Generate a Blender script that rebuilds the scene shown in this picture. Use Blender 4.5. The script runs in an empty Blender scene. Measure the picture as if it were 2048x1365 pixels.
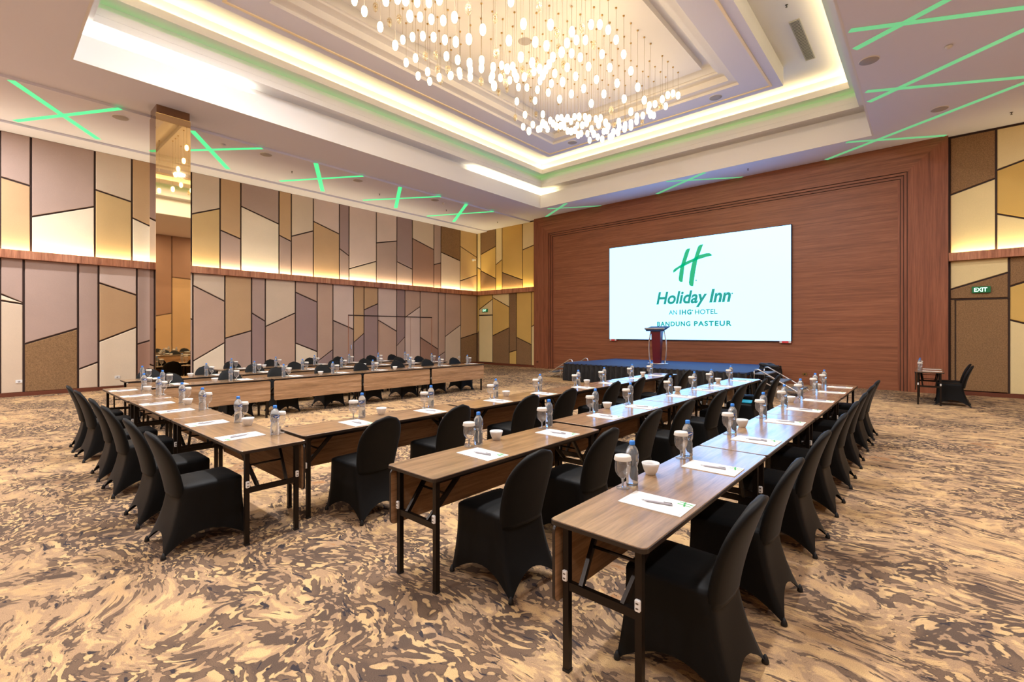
import bpy, bmesh, math, random
from mathutils import Vector, Matrix

R = math.radians
scene = bpy.context.scene
C = scene.collection
random.seed(7)

# ------------------------------------------------------------------ camera
cam_d = bpy.data.cameras.new('camera')
cam_d.sensor_width = 36.0
cam_d.lens = 36.0 * 942.5 / 2048.0
cam_d.shift_y = (664.0 - 682.5) / 2048.0
cam_d.clip_end = 200
cam = bpy.data.objects.new('camera', cam_d)
C.objects.link(cam)
cam.location = (0, 0, 1.65)
cam.rotation_euler = (R(90), 0, R(41.4))
scene.camera = cam

# ------------------------------------------------------------------ world and view
world = bpy.data.worlds.new('world')
scene.world = world
world.use_nodes = True
world.node_tree.nodes['Background'].inputs[0].default_value = (0.5, 0.5, 0.5, 1)
world.node_tree.nodes['Background'].inputs[1].default_value = 0.05
vs = scene.view_settings
vs.view_transform = 'Standard'
vs.look = 'None'
vs.gamma = 1.0
vs.use_curve_mapping = False
vs.exposure = 0.27
scene.cycles.max_bounces = 8
scene.cycles.diffuse_bounces = 4
scene.cycles.glossy_bounces = 3
scene.cycles.transmission_bounces = 6
scene.cycles.transparent_max_bounces = 12
scene.cycles.sample_clamp_indirect = 6.0
scene.cycles.caustics_reflective = False
scene.cycles.caustics_refractive = False
scene.cycles.use_denoising = True

# ------------------------------------------------------------------ room figures (metres)
XL, XR, YB, YF = -17.45, 4.35, -5.0, 17.06
ZC, ZX, ZW = 6.82, 6.76, 6.70           # main ceiling, strip-light band, wall band
CX0, CX1, CY0, CY1 = -12.15, -1.10, 1.20, 15.57   # mouth of the coffer
RAIL0, RAIL1 = 3.51, 3.72
WARM = (1.0, 0.70, 0.37)
COVE = (1.0, 0.83, 0.50)

# lamps hidden in the cove troughs: a real strip lamp of the given length lying in the trough
def strip_lamp(name, p0, p1, watts_per_m, color, width=0.05, spread=180):
    p0, p1 = Vector(p0), Vector(p1)
    d = p1 - p0
    ld = bpy.data.lights.new(name, 'AREA')
    ld.shape = 'RECTANGLE'
    ld.size = d.length
    ld.size_y = width
    ld.energy = watts_per_m * d.length
    ld.color = color
    ld.spread = R(spread)
    o = bpy.data.objects.new(name, ld)
    C.objects.link(o)
    o.location = (p0 + p1) / 2
    o.rotation_euler = (R(180), 0, math.atan2(d.y, d.x))
    return o

K = 1.0
# wall rail up-lights
strip_lamp('rail_lamp', (XL + 0.115, YB + 0.2, RAIL1 - 0.05), (XL + 0.115, YF - 0.16, RAIL1 - 0.05), 10.0 * K, COVE, 0.03)
strip_lamp('rail_lamp', (XL + 0.2, YF - 0.125, RAIL1 - 0.05), (-13.65, YF - 0.125, RAIL1 - 0.05), 9.0 * K, (1.0, 0.80, 0.36), 0.03)
strip_lamp('rail_lamp', (0.5, YF - 0.125, RAIL1 - 0.05), (XR - 0.1, YF - 0.125, RAIL1 - 0.05), 8.0 * K, (1.0, 0.82, 0.42), 0.03)
# coffer tier 1: only lengths of it are switched on
strip_lamp('cove_lamp', (CX0 - 0.105, CY0 - 0.1, 7.325), (CX0 - 0.105, 4.3, 7.325), 6 * K, (1.0, 0.93, 0.76), 0.06)
strip_lamp('cove_lamp', (CX0 - 0.105, 11.6, 7.325), (CX0 - 0.105, CY1 + 0.1, 7.325), 5.5 * K, (1.0, 0.88, 0.56), 0.06)
strip_lamp('cove_lamp', (CX0 - 0.1, CY1 + 0.105, 7.325), (-11.4, CY1 + 0.105, 7.325), 3.5 * K, (1.0, 0.82, 0.40), 0.06)
# coffer tier 2: green
GREENC = (0.30, 1.0, 0.22)
for a, b in (((CX0 + .145, CY0 + .15), (CX0 + .145, CY1 - .15)), ((CX0 + .15, CY1 - .145), (CX1 - .15, CY1 - .145)),
             ((CX1 - .145, CY0 + .15), (CX1 - .145, CY1 - .15)), ((CX0 + .15, CY0 + .145), (CX1 - .15, CY0 + .145))):
    strip_lamp('cove_lamp', (*a, 7.84), (*b, 7.84), 0.3 * K, GREENC, 0.05)
# coffer tier 3: warm, all round
for a, b in (((CX0 + .33, CY0 + .33), (CX0 + .33, CY1 - .33)), ((CX0 + .33, CY1 - .33), (CX1 - .33, CY1 - .33)),
             ((CX1 - .33, CY0 + .33), (CX1 - .33, CY1 - .33)), ((CX0 + .33, CY0 + .33), (CX1 - .33, CY0 + .33))):
    strip_lamp('cove_lamp', (*a, 8.19), (*b, 8.19), 4.5 * K, (1.0, 0.79, 0.38), 0.06)

# fill lamps added to brighten the room, fitted as round downlights in the parts of the ceiling out of frame (right side, back, near side of the raft)
FILL_LIGHTS = [(3.0, y, 6.82) for y in (-3.0, 1.0, 5.0, 9.0, 13.0)] + [(x, -3.0, 6.82) for x in (-11.0, -7.0, -3.0)] + [(-15.3, -3.0, 6.76), (-15.3, -0.6, 6.76)] \
    + [(x, 3.35, 8.05) for x in (-9.2, -7.3, -5.4, -3.5)] + [(-3.45, 5.4, 8.05), (-3.45, 7.4, 8.05)]
def add_fill_lamp(x, y, z, watts, color=(0.97, 0.97, 1.0)):
    ld = bpy.data.lights.new('fill_lamp', 'AREA')
    ld.shape = 'DISK'
    ld.size = 0.36
    ld.energy = watts
    ld.color = color
    o = bpy.data.objects.new('fill_lamp', ld)
    C.objects.link(o)
    o.location = (x, y, z - 0.03)
for i, (x, y, z) in enumerate(FILL_LIGHTS):
    add_fill_lamp(x, y, z, 105.0 if i < 5 else 135.0 if i < 8 else 200.0 if i < 10 else 170.0)

# ------------------------------------------------------------------ materials
def lin(c):
    return tuple(((v / 255) / 12.92 if v / 255 <= 0.04045 else ((v / 255 + 0.055) / 1.055) ** 2.4) for v in c) + (1.0,)

MATS = {}

def mat(name, rgb=None, rough=0.6, metal=0.0, emit=None, es=0.0, spec=0.5, trans=0.0, ior=1.45, alpha=1.0, sheen=0.0):
    if name in MATS:
        return MATS[name]
    m = bpy.data.materials.new(name)
    m.use_nodes = True
    b = m.node_tree.nodes['Principled BSDF']
    if rgb is not None:
        b.inputs['Base Color'].default_value = lin(rgb)
    b.inputs['Roughness'].default_value = rough
    b.inputs['Metallic'].default_value = metal
    b.inputs['Specular IOR Level'].default_value = spec
    b.inputs['Transmission Weight'].default_value = trans
    b.inputs['IOR'].default_value = ior
    b.inputs['Alpha'].default_value = alpha
    if sheen:
        b.inputs['Sheen Weight'].default_value = sheen
        b.inputs['Sheen Roughness'].default_value = 0.4
    if emit is not None:
        b.inputs['Emission Color'].default_value = lin(emit)
        b.inputs['Emission Strength'].default_value = es
    MATS[name] = m
    return m

def nodes(m):
    return m.node_tree.nodes, m.node_tree.links, m.node_tree.nodes['Principled BSDF']

def nn(n, t, **kw):
    x = n.new(t)
    for k, v in kw.items():
        setattr(x, k, v)
    return x

def coords(n, l, scale=(1, 1, 1), rot=(0, 0, 0), obj=True):
    tc = nn(n, 'ShaderNodeTexCoord')
    mp = nn(n, 'ShaderNodeMapping')
    mp.inputs['Scale'].default_value = scale
    mp.inputs['Rotation'].default_value = rot
    l.new(tc.outputs['Object' if obj else 'Generated'], mp.inputs['Vector'])
    return mp.outputs['Vector']

def noise(n, l, vec, scale, detail=3.0, rough=0.55, dist=0.0):
    x = nn(n, 'ShaderNodeTexNoise')
    x.inputs['Scale'].default_value = scale
    x.inputs['Detail'].default_value = detail
    x.inputs['Roughness'].default_value = rough
    x.inputs['Distortion'].default_value = dist
    l.new(vec, x.inputs['Vector'])
    return x.outputs['Fac']

def ramp(n, l, fac, stops, interp='LINEAR'):
    r = nn(n, 'ShaderNodeValToRGB')
    cr = r.color_ramp
    cr.interpolation = interp
    while len(cr.elements) < len(stops):
        cr.elements.new(0.5)
    for e, (p, c) in zip(cr.elements, stops):
        e.position = p
        e.color = c if len(c) == 4 else tuple(c) + (1,)
    l.new(fac, r.inputs['Fac'])
    return r.outputs['Color']

def mix(n, l, fac, a, b, mode='MIX'):
    x = nn(n, 'ShaderNodeMix', data_type='RGBA', blend_type=mode)
    for sock, v in ((x.inputs[0], fac), (x.inputs[6], a), (x.inputs[7], b)):
        if hasattr(v, 'links'):
            l.new(v, sock)
        else:
            sock.default_value = v
    return x.outputs[2]

def math_(n, l, op, a, b=None, c=None):
    x = nn(n, 'ShaderNodeMath', operation=op)
    for i, v in enumerate((a, b, c)):
        if v is None:
            continue
        if hasattr(v, 'links'):
            l.new(v, x.inputs[i])
        else:
            x.inputs[i].default_value = v
    return x.outputs[0]

def bump(n, l, b, h, strength=0.2, dist=0.01):
    x = nn(n, 'ShaderNodeBump')
    x.inputs['Strength'].default_value = strength
    x.inputs['Distance'].default_value = dist
    l.new(h, x.inputs['Height'])
    l.new(x.outputs['Normal'], b.inputs['Normal'])

def fabric(name, rgb, dark=0.90, tex=180.0, grain=(1, 1, 1), streak=0.0):
    m = mat(name, rgb, 0.85, spec=0.25)
    n, l, b = nodes(m)
    v = coords(n, l, grain)
    f = noise(n, l, v, tex, 2.0)
    g = noise(n, l, v, 0.9, 4.0)
    base = lin(rgb)
    lo = tuple(c * dark for c in base[:3]) + (1,)
    col = ramp(n, l, f, [(0.3, lo), (0.7, tuple(min(1, c * 1.06) for c in base[:3]) + (1,))])
    col2 = ramp(n, l, g, [(0.25, (0.92, 0.92, 0.92, 1)), (0.75, (1.04, 1.03, 1.02, 1))])
    l.new(mix(n, l, 1.0, col, col2, 'MULTIPLY'), b.inputs['Base Color'])
    bump(n, l, b, f, 0.12, 0.004)
    return m

def wood(name, dark, mid, light, stretch, scale=1.0, rough=0.4, fine=60.0, spec=0.4):
    m = mat(name, mid, rough, spec=spec)
    n, l, b = nodes(m)
    v = coords(n, l, tuple(s * scale for s in stretch))
    f1 = noise(n, l, v, 1.0, 6.0, 0.65, 0.6)
    f2 = noise(n, l, v, fine / 10, 5.0, 0.6)
    col = ramp(n, l, f1, [(0.3, lin(dark)), (0.5, lin(mid)), (0.72, lin(light))])
    s2 = ramp(n, l, f2, [(0.35, (0.78, 0.76, 0.74, 1)), (0.65, (1.08, 1.08, 1.08, 1))])
    l.new(mix(n, l, 1.0, col, s2, 'MULTIPLY'), b.inputs['Base Color'])
    bump(n, l, b, f2, 0.08, 0.003)
    return m

PAN = {
    'M': fabric('mauve_fabric', (176, 152, 140)), 'T': fabric('tan_fabric', (194, 160, 122)),
    'C': fabric('cream_fabric', (230, 214, 190)), 'B': fabric('beige_fabric', (210, 190, 167)),
    'N': fabric('rose_fabric', (190, 161, 142)), 'L': fabric('pale_rose_fabric', (212, 190, 177)),
    'D': fabric('dark_mauve_fabric', (158, 134, 130)), 'K': fabric('brown_rose_fabric', (160, 125, 107)),
    'W': fabric('brown_tweed', (150, 117, 82), 0.60, 45), 'G': fabric('honey_fabric', (203, 172, 122), 0.88, 140), 'A': fabric('gold_fabric', (214, 178, 102), 0.84, 120),
    'Y': fabric('pale_gold_fabric', (226, 207, 156), 0.93, 150),
}
M_GAP = mat('dark_joint', (52, 32, 24), 0.7)
M_WOODV = wood('wood_vertical_grain', (118, 68, 46), (140, 84, 58), (152, 94, 67), (9, 9, 0.35), 1.0, 0.42, 45)
M_WOODH = wood('wood_horizontal_grain', (118, 71, 48), (143, 89, 61), (158, 102, 73), (0.35, 6, 12), 1.0, 0.42, 50)
M_RAIL = wood('rail_wood', (124, 74, 50), (178, 118, 86), (204, 150, 116), (7, 7, 0.5), 1.0, 0.45, 40)
M_BASE = mat('baseboard_wood', (104, 54, 34), 0.45)
M_PAINT = mat('white_ceiling_paint', (228, 226, 226), 0.75, spec=0.25)
M_BEAD = mat('cream_bead_paint', (248, 230, 192), 0.6)
M_CEIL = mat('cool_light_ceiling_tint', (226, 226, 240), 0.75, spec=0.25)  # white ceiling; lavender tint puts the screen's cool light into the colour
M_MIRROR = mat('bronze_mirror', (232, 206, 158), 0.02, metal=1.0)
M_MIRRORD = mat('smoked_mirror', (150, 118, 92), 0.03, metal=1.0)
M_TOP = wood('walnut_laminate', (112, 84, 56), (142, 110, 76), (160, 128, 92), (1.1, 16, 16), 1.0, 0.27, 60, 0.5)
for _m in (M_TOP,):
    _b = _m.node_tree.nodes['Principled BSDF']
    _b.inputs['Coat Weight'].default_value = 1.0
    _b.inputs['Coat Roughness'].default_value = 0.16
    _b.inputs['Coat IOR'].default_value = 1.7
    _b.inputs['Roughness'].default_value = 0.4
M_MODEST = wood('walnut_modesty', (122, 92, 66), (158, 124, 92), (178, 144, 112), (0.9, 10, 14), 1.0, 0.35, 60)
M_EDGE = mat('dark_edge_band', (38, 28, 22), 0.4)
M_LEG = mat('dark_bronze_steel', (38, 30, 24), 0.35, metal=0.6)
M_LATCH = mat('white_plastic', (228, 228, 226), 0.4)
M_SPANDEX = mat('black_spandex', (6, 6, 6), 0.6, spec=0.22, sheen=0.03)
M_SEATSP = mat('black_spandex_seat', (9, 9, 9), 0.5)
M_PAPER = mat('white_paper', (214, 210, 204), 0.7)
M_PEN = mat('grey_pen', (168, 166, 174), 0.35)
M_PRINT = mat('green_print', (70, 160, 92), 0.6)
M_GREYPRINT = mat('grey_print', (165, 160, 158), 0.7)
M_CHINA = mat('white_china', (218, 216, 212), 0.22)
M_CAP = mat('blue_cap', (52, 128, 222), 0.4)
M_LABELB = mat('blue_label_print', (38, 74, 140), 0.4)
M_SWEET = mat('blue_wrapper', (40, 140, 215), 0.35)
M_LID = mat('paper_goblet_cover', (212, 205, 193), 0.8)
M_WATER = mat('bottled_water', (235, 243, 250), 0.03, trans=1.0, ior=1.33)
def milky(m, f):
    n, l, b = nodes(m)
    d = nn(n, 'ShaderNodeBsdfDiffuse')
    d.inputs[0].default_value = lin((222, 236, 250))
    mx = nn(n, 'ShaderNodeMixShader')
    mx.inputs[0].default_value = f
    l.new(b.outputs[0], mx.inputs[1])
    l.new(d.outputs[0], mx.inputs[2])
    l.new(mx.outputs[0], n['Material Output'].inputs[0])
milky(M_WATER, 0.16)
M_CHROME = mat('chrome_tube', (226, 224, 222), 0.28, metal=1.0)
M_STAGETOP = mat('navy_stage_carpet', (42, 62, 100), 0.75)
M_SKIRT = mat('black_skirt_cloth', (20, 18, 18), 0.7, sheen=0.1)
M_MAROON = mat('maroon_lectern', (92, 22, 32), 0.3)
M_GREYTOP = mat('grey_lectern_top', (150, 146, 150), 0.4)
M_TREAD = mat('grey_stair_tread', (96, 100, 106), 0.6)
M_TEAL = mat('teal_folder', (0, 140, 165), 0.45)
M_DEV = mat('white_fixture', (225, 222, 216), 0.5)
M_MESHG = mat('speaker_grille', (170, 164, 162), 0.6)
M_STEEL = mat('dull_steel', (110, 105, 100), 0.4, metal=0.8)
M_DARK = mat('near_black', (18, 17, 17), 0.6)
M_BRASS = mat('pale_brass', (196, 160, 96), 0.3, metal=1.0)
M_CORD = mat('cord_grey', (150, 132, 104), 0.5)
M_TAG = mat('red_tag', (214, 62, 66), 0.6)
M_GRILLE = mat('grille_metal', (196, 192, 180), 0.45)
M_BULB = mat('lit_pendant_glass', (255, 240, 210), 0.3, emit=(255, 226, 176), es=9.0)
M_FILL = mat('fill_light_diffuser', (240, 236, 228), 0.5, emit=(255, 236, 206), es=3.0)  # glowing face of the added fill lamps
M_STRIP = mat('green_light_strip', (90, 220, 150), 0.4, emit=(60, 240, 150), es=0.8)
M_STRIPS = mat('green_light_strip_dim', (120, 215, 150), 0.4, emit=(120, 225, 160), es=0.45)
M_SCREEN = mat('screen_white', (12, 12, 12), 0.35, emit=(255, 255, 255), es=1.0)
M_SCREEN.node_tree.nodes['Principled BSDF'].inputs['Emission Color'].default_value = (0.69 / 3.2, 1.6 / 3.2, 1.0, 1)
M_SCREEN.node_tree.nodes['Principled BSDF'].inputs['Emission Strength'].default_value = 3.2
M_LOGO = mat('screen_green', (0, 0, 0), 0.35, emit=(0, 172, 118), es=0.95)
M_LOGOT = mat('screen_teal', (0, 0, 0), 0.35, emit=(0, 150, 136), es=0.95)
M_EXITG = mat('exit_green', (0, 90, 50), 0.4, emit=(0, 120, 62), es=0.2)
M_EXITW = mat('exit_letter', (210, 255, 230), 0.4, emit=(190, 255, 225), es=1.3)

def thin_glass(name, tint=(0.97, 0.98, 1.0, 1), rough=0.02):
    m = bpy.data.materials.new(name)
    m.use_nodes = True
    n, l = m.node_tree.nodes, m.node_tree.links
    n.remove(n['Principled BSDF'])
    out = n['Material Output']
    tr = nn(n, 'ShaderNodeBsdfTransparent')
    tr.inputs[0].default_value = tint
    gl = nn(n, 'ShaderNodeBsdfGlossy')
    gl.inputs['Roughness'].default_value = rough
    lw = nn(n, 'ShaderNodeLayerWeight')
    lw.inputs[0].default_value = 0.35
    mx = nn(n, 'ShaderNodeMixShader')
    f = math_(n, l, 'MULTIPLY_ADD', lw.outputs['Facing'], 0.55, 0.06)
    l.new(f, mx.inputs[0])
    l.new(tr.outputs[0], mx.inputs[1])
    l.new(gl.outputs[0], mx.inputs[2])
    df = nn(n, 'ShaderNodeBsdfDiffuse')
    df.inputs[0].default_value = (0.85, 0.87, 0.9, 1)
    m2 = nn(n, 'ShaderNodeMixShader')
    m2.inputs[0].default_value = 0.07
    l.new(mx.outputs[0], m2.inputs[1])
    l.new(df.outputs[0], m2.inputs[2])
    l.new(m2.outputs[0], out.inputs[0])
    MATS[name] = m
    return m

M_GLASS = thin_glass('thin_glass')
M_AMBER = thin_glass('clear_pendant_glass', (1.0, 0.95, 0.80, 1), 0.05)

def carpet():
    m = mat('patterned_carpet', (200, 170, 130), 0.95, spec=0.1)
    n, l, b = nodes(m)
    v0 = coords(n, l)
    def warp(v, scale, amt):
        wn = nn(n, 'ShaderNodeTexNoise')
        wn.inputs['Scale'].default_value = scale
        wn.inputs['Detail'].default_value = 2.0
        l.new(v, wn.inputs['Vector'])
        sub = nn(n, 'ShaderNodeVectorMath', operation='SUBTRACT')
        l.new(wn.outputs['Color'], sub.inputs[0])
        sub.inputs[1].default_value = (0.5, 0.5, 0.5)
        sc = nn(n, 'ShaderNodeVectorMath', operation='SCALE')
        l.new(sub.outputs[0], sc.inputs[0])
        sc.inputs['Scale'].default_value = amt
        ad = nn(n, 'ShaderNodeVectorMath', operation='ADD')
        l.new(v, ad.inputs[0])
        l.new(sc.outputs[0], ad.inputs[1])
        return ad.outputs[0]
    def stretch(v, rot, scl):
        mp = nn(n, 'ShaderNodeMapping')
        mp.inputs['Rotation'].default_value = (0, 0, R(rot))
        mp.inputs['Scale'].default_value = scl
        l.new(v, mp.inputs['Vector'])
        return mp.outputs['Vector']
    def cut(f, p, w=0.012):
        return ramp(n, l, f, [(p - w, (0, 0, 0, 1)), (p + w, (1, 1, 1, 1))])
    vw = warp(warp(v0, 0.9, 0.8), 3.2, 0.22)
    vs_ = stretch(vw, 28, (1.0, 1.7, 1))
    region = noise(n, l, v0, 0.42, 2.0)                       # where the dark network spreads
    reg = math_(n, l, 'MULTIPLY_ADD', region, 1.0, -0.46)
    mid = noise(n, l, vs_, 3.8, 4.0, 0.6)
    net = math_(n, l, 'ADD', mid, reg)
    dark = cut(net, 0.545)
    fringe = ramp(n, l, net, [(0.46, (0, 0, 0, 1)), (0.50, (1, 1, 1, 1)), (0.53, (1, 1, 1, 1)), (0.55, (0, 0, 0, 1))])
    blob_f = noise(n, l, vs_, 16.0, 1.5, 0.5)
    blobs = cut(blob_f, 0.535, 0.02)
    blobrim = ramp(n, l, blob_f, [(0.47, (0, 0, 0, 1)), (0.50, (1, 1, 1, 1)), (0.52, (1, 1, 1, 1)), (0.54, (0, 0, 0, 1))])
    thin = stretch(vw, 30, (1.0, 3.4, 1))
    wisp = cut(noise(n, l, thin, 4.2, 3.0, 0.6), 0.625)
    fleck = cut(noise(n, l, thin, 13.0, 2.0, 0.5), 0.67)
    figure = cut(noise(n, l, vw, 0.85, 2.0, 0.45), 0.60, 0.008)
    figrim = ramp(n, l, noise(n, l, vw, 0.85, 2.0, 0.45), [(0.585, (0, 0, 0, 1)), (0.592, (1, 1, 1, 1)), (0.598, (1, 1, 1, 1)), (0.604, (0, 0, 0, 1))])
    light, sand, rose, tan = lin((208, 173, 124)), lin((188, 153, 112)), lin((166, 136, 106)), lin((160, 118, 82))
    brown, umber, ink = lin((114, 93, 76)), lin((94, 78, 67)), lin((62, 56, 58))
    c = mix(n, l, ramp(n, l, noise(n, l, vw, 2.2, 3.0), [(0.42, (0, 0, 0, 1)), (0.58, (1, 1, 1, 1))]), light, sand)
    mott = cut(noise(n, l, vs_, 7.5, 3.0, 0.6), 0.575, 0.03)
    c = mix(n, l, math_(n, l, 'MULTIPLY', mott, 0.75), c, rose)
    c = mix(n, l, figure, c, tan)
    c = mix(n, l, figrim, c, light)
    c = mix(n, l, wisp, c, brown)
    c = mix(n, l, fleck, c, umber)
    c = mix(n, l, fringe, c, rose)
    tone = mix(n, l, cut(noise(n, l, vs_, 2.0, 2.0), 0.52, 0.03), brown, umber)
    inn = mix(n, l, blobrim, tone, umber)
    bl = mix(n, l, cut(noise(n, l, vs_, 5.0, 2.0), 0.5, 0.06), rose, light)
    inn = mix(n, l, math_(n, l, 'MULTIPLY', blobs, 0.9), inn, bl)
    inn = mix(n, l, cut(noise(n, l, thin, 8.0, 2.0, 0.5), 0.655), inn, ink)
    c = mix(n, l, dark, c, inn)
    pile = noise(n, l, v0, 240.0, 2.0)
    c = mix(n, l, 1.0, c, ramp(n, l, pile, [(0.3, (0.70, 0.70, 0.70, 1)), (0.7, (1.14, 1.14, 1.14, 1))]), 'MULTIPLY')
    l.new(c, b.inputs['Base Color'])
    bump(n, l, b, pile, 0.35, 0.006)
    return m

M_CARPET = carpet()

# ------------------------------------------------------------------ mesh helpers
class MB:
    """collects vertices and faces; several materials may share the mesh"""
    def __init__(self):
        self.v, self.f, self.mi, self.sm, self.mats = [], [], [], [], []

    def mslot(self, m):
        if m not in self.mats:
            self.mats.append(m)
        return self.mats.index(m)

    def add(self, verts, faces, m, smooth=False, M=None):
        o = len(self.v)
        if M is not None:
            verts = [M @ Vector(p) for p in verts]
        self.v += [tuple(p) for p in verts]
        k = self.mslot(m)
        for f in faces:
            self.f.append(tuple(i + o for i in f))
            self.mi.append(k)
            self.sm.append(smooth)
        return self

    def box(self, x0, x1, y0, y1, z0, z1, m, M=None):
        v = [(x0, y0, z0), (x1, y0, z0), (x1, y1, z0), (x0, y1, z0), (x0, y0, z1), (x1, y0, z1), (x1, y1, z1), (x0, y1, z1)]
        f = [(0, 3, 2, 1), (4, 5, 6, 7), (0, 1, 5, 4), (1, 2, 6, 5), (2, 3, 7, 6), (3, 0, 4, 7)]
        return self.add(v, f, m, False, M)

    def lathe(self, prof, m, seg=20, M=None, cap0=True, cap1=True, smooth=True, sx=1.0, sy=1.0):
        v, f = [], []
        for r, z in prof:
            for i in range(seg):
                a = 2 * math.pi * i / seg
                v.append((r * math.cos(a) * sx, r * math.sin(a) * sy, z))
        for j in range(len(prof) - 1):
            for i in range(seg):
                a, b = j * seg + i, j * seg + (i + 1) % seg
                f.append((a, b, b + seg, a + seg))
        if cap0:
            f.append(tuple(range(seg - 1, -1, -1)))
        if cap1:
            o = (len(prof) - 1) * seg
            f.append(tuple(o + i for i in range(seg)))
        return self.add(v, f, m, smooth, M)

    def tube(self, path, r, m, seg=8, M=None):
        path = [Vector(p) for p in path]
        v, f = [], []
        for i, p in enumerate(path):
            d = (path[min(i + 1, len(path) - 1)] - path[max(i - 1, 0)]).normalized()
            up = Vector((0, 0, 1)) if abs(d.z) < 0.92 else Vector((1, 0, 0))
            a = d.cross(up).normalized()
            b = a.cross(d).normalized()
            for k in range(seg):
                t = 2 * math.pi * k / seg
                v.append(p + a * r * math.cos(t) + b * r * math.sin(t))
        for i in range(len(path) - 1):
            for k in range(seg):
                a0, b0 = i * seg + k, i * seg + (k + 1) % seg
                f.append((a0, a0 + seg, b0 + seg, b0))
        f.append(tuple(range(seg)))
        f.append(tuple((len(path) - 1) * seg + k for k in range(seg - 1, -1, -1)))
        return self.add(v, f, m, True, M)

    def bar(self, p0, p1, w, h, m, M=None):
        p0, p1 = Vector(p0), Vector(p1)
        d = (p1 - p0).normalized()
        up = Vector((0, 0, 1)) if abs(d.z) < 0.95 else Vector((1, 0, 0))
        a = d.cross(up).normalized() * w / 2
        b = a.cross(d).normalized() * h / 2
        v = [p0 - a - b, p0 + a - b, p0 + a + b, p0 - a + b, p1 - a - b, p1 + a - b, p1 + a + b, p1 - a + b]
        f = [(0, 1, 2, 3), (7, 6, 5, 4), (0, 4, 5, 1), (1, 5, 6, 2), (2, 6, 7, 3), (3, 7, 4, 0)]
        return self.add(v, f, m, False, M)

    def prism(self, poly, z0, z1, m, M=None, bev=0.0, mside=None):
        """poly: xy points counter-clockwise; extruded along z, optional small chamfer on the z1 face"""
        n = len(poly)
        v = [(x, y, z0) for x, y in poly] + [(x, y, z1 - bev) for x, y in poly]
        side = [(i, (i + 1) % n, (i + 1) % n + n, i + n) for i in range(n)]
        if bev > 0:
            cx, cy = sum(p[0] for p in poly) / n, sum(p[1] for p in poly) / n
            ins = inset(poly, bev)
            v += [(x, y, z1) for x, y in ins]
            side += [(i + n, (i + 1) % n + n, (i + 1) % n + 2 * n, i + 2 * n) for i in range(n)]
            top = tuple(range(2 * n, 3 * n))
        else:
            top = tuple(range(n, 2 * n))
        self.add(v, side, mside or m, False, M)
        o = len(self.v) - len(v)
        self.f.append(tuple(o + i for i in range(n - 1, -1, -1)))
        self.mi.append(self.mslot(m))
        self.sm.append(False)
        self.f.append(tuple(o + i for i in top))
        self.mi.append(self.mslot(m))
        self.sm.append(False)
        return self

    def mesh(self, name):
        me = bpy.data.meshes.new(name)
        me.from_pydata(self.v, [], self.f)
        for m in self.mats:
            me.materials.append(m)
        me.polygons.foreach_set('material_index', self.mi)
        me.polygons.foreach_set('use_smooth', self.sm)
        me.update()
        return me

    def obj(self, name, parent=None):
        return put(name, self.mesh(name), parent)

def inset(poly, d):
    n = len(poly)
    out = []
    for i in range(n):
        p0, p1, p2 = Vector(poly[i - 1]), Vector(poly[i]), Vector(poly[(i + 1) % n])
        e1, e2 = (p1 - p0), (p2 - p1)
        if e1.length < 1e-6 or e2.length < 1e-6:
            out.append(tuple(p1))
            continue
        e1.normalize()
        e2.normalize()
        n1, n2 = Vector((-e1.y, e1.x)), Vector((-e2.y, e2.x))
        k = n1 + n2
        den = 1 + n1.dot(n2)
        if den < 0.15:
            den = 0.15
        out.append(tuple(p1 + k * d / den))
    return out

def round_poly(x0, x1, y0, y1, r, k=4):
    pts = []
    for cx, cy, a0 in ((x1 - r, y1 - r, 0), (x0 + r, y1 - r, 90), (x0 + r, y0 + r, 180), (x1 - r, y0 + r, 270)):
        for i in range(k + 1):
            a = R(a0 + 90 * i / k)
            pts.append((cx + r * math.cos(a), cy + r * math.sin(a)))
    return pts

def put(name, me, parent=None, loc=(0, 0, 0), rot=(0, 0, 0), scale=None):
    o = bpy.data.objects.new(name, me)
    C.objects.link(o)
    o.location = loc
    o.rotation_euler = rot
    if scale:
        o.scale = scale
    if parent is not None:
        o.parent = parent
    return o

def tag(o, label, cat, group=None, kind=None):
    o['label'] = label
    o['category'] = cat
    if group:
        o['group'] = group
    if kind:
        o['kind'] = kind
    return o

def thing(name, label, cat, loc=(0, 0, 0), rotz=0.0, group=None, kind=None):
    o = bpy.data.objects.new(name, None)
    o.empty_display_size = 0.1
    C.objects.link(o)
    o.location = loc
    o.rotation_euler = (0, 0, rotz)
    return tag(o, label, cat, group, kind)

def build(parts, name, label, cat, loc, rotz=0.0, group=None):
    """a thing from shared part meshes: (part name, mesh, local xyz, [sub-parts])"""
    t = thing(name, label, cat, loc, rotz, group)
    for pn, me, off, subs in parts:
        p = put(pn, me, t, off)
        for sn, sme, soff in subs:
            put(sn, sme, p, soff)
    return t

def struct(o, label=None):
    o['kind'] = 'structure'
    if label:
        o['label'] = label
    return o

ORD = ['first', 'second', 'third', 'fourth', 'fifth', 'sixth', 'seventh', 'eighth', 'ninth', 'tenth']

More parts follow.
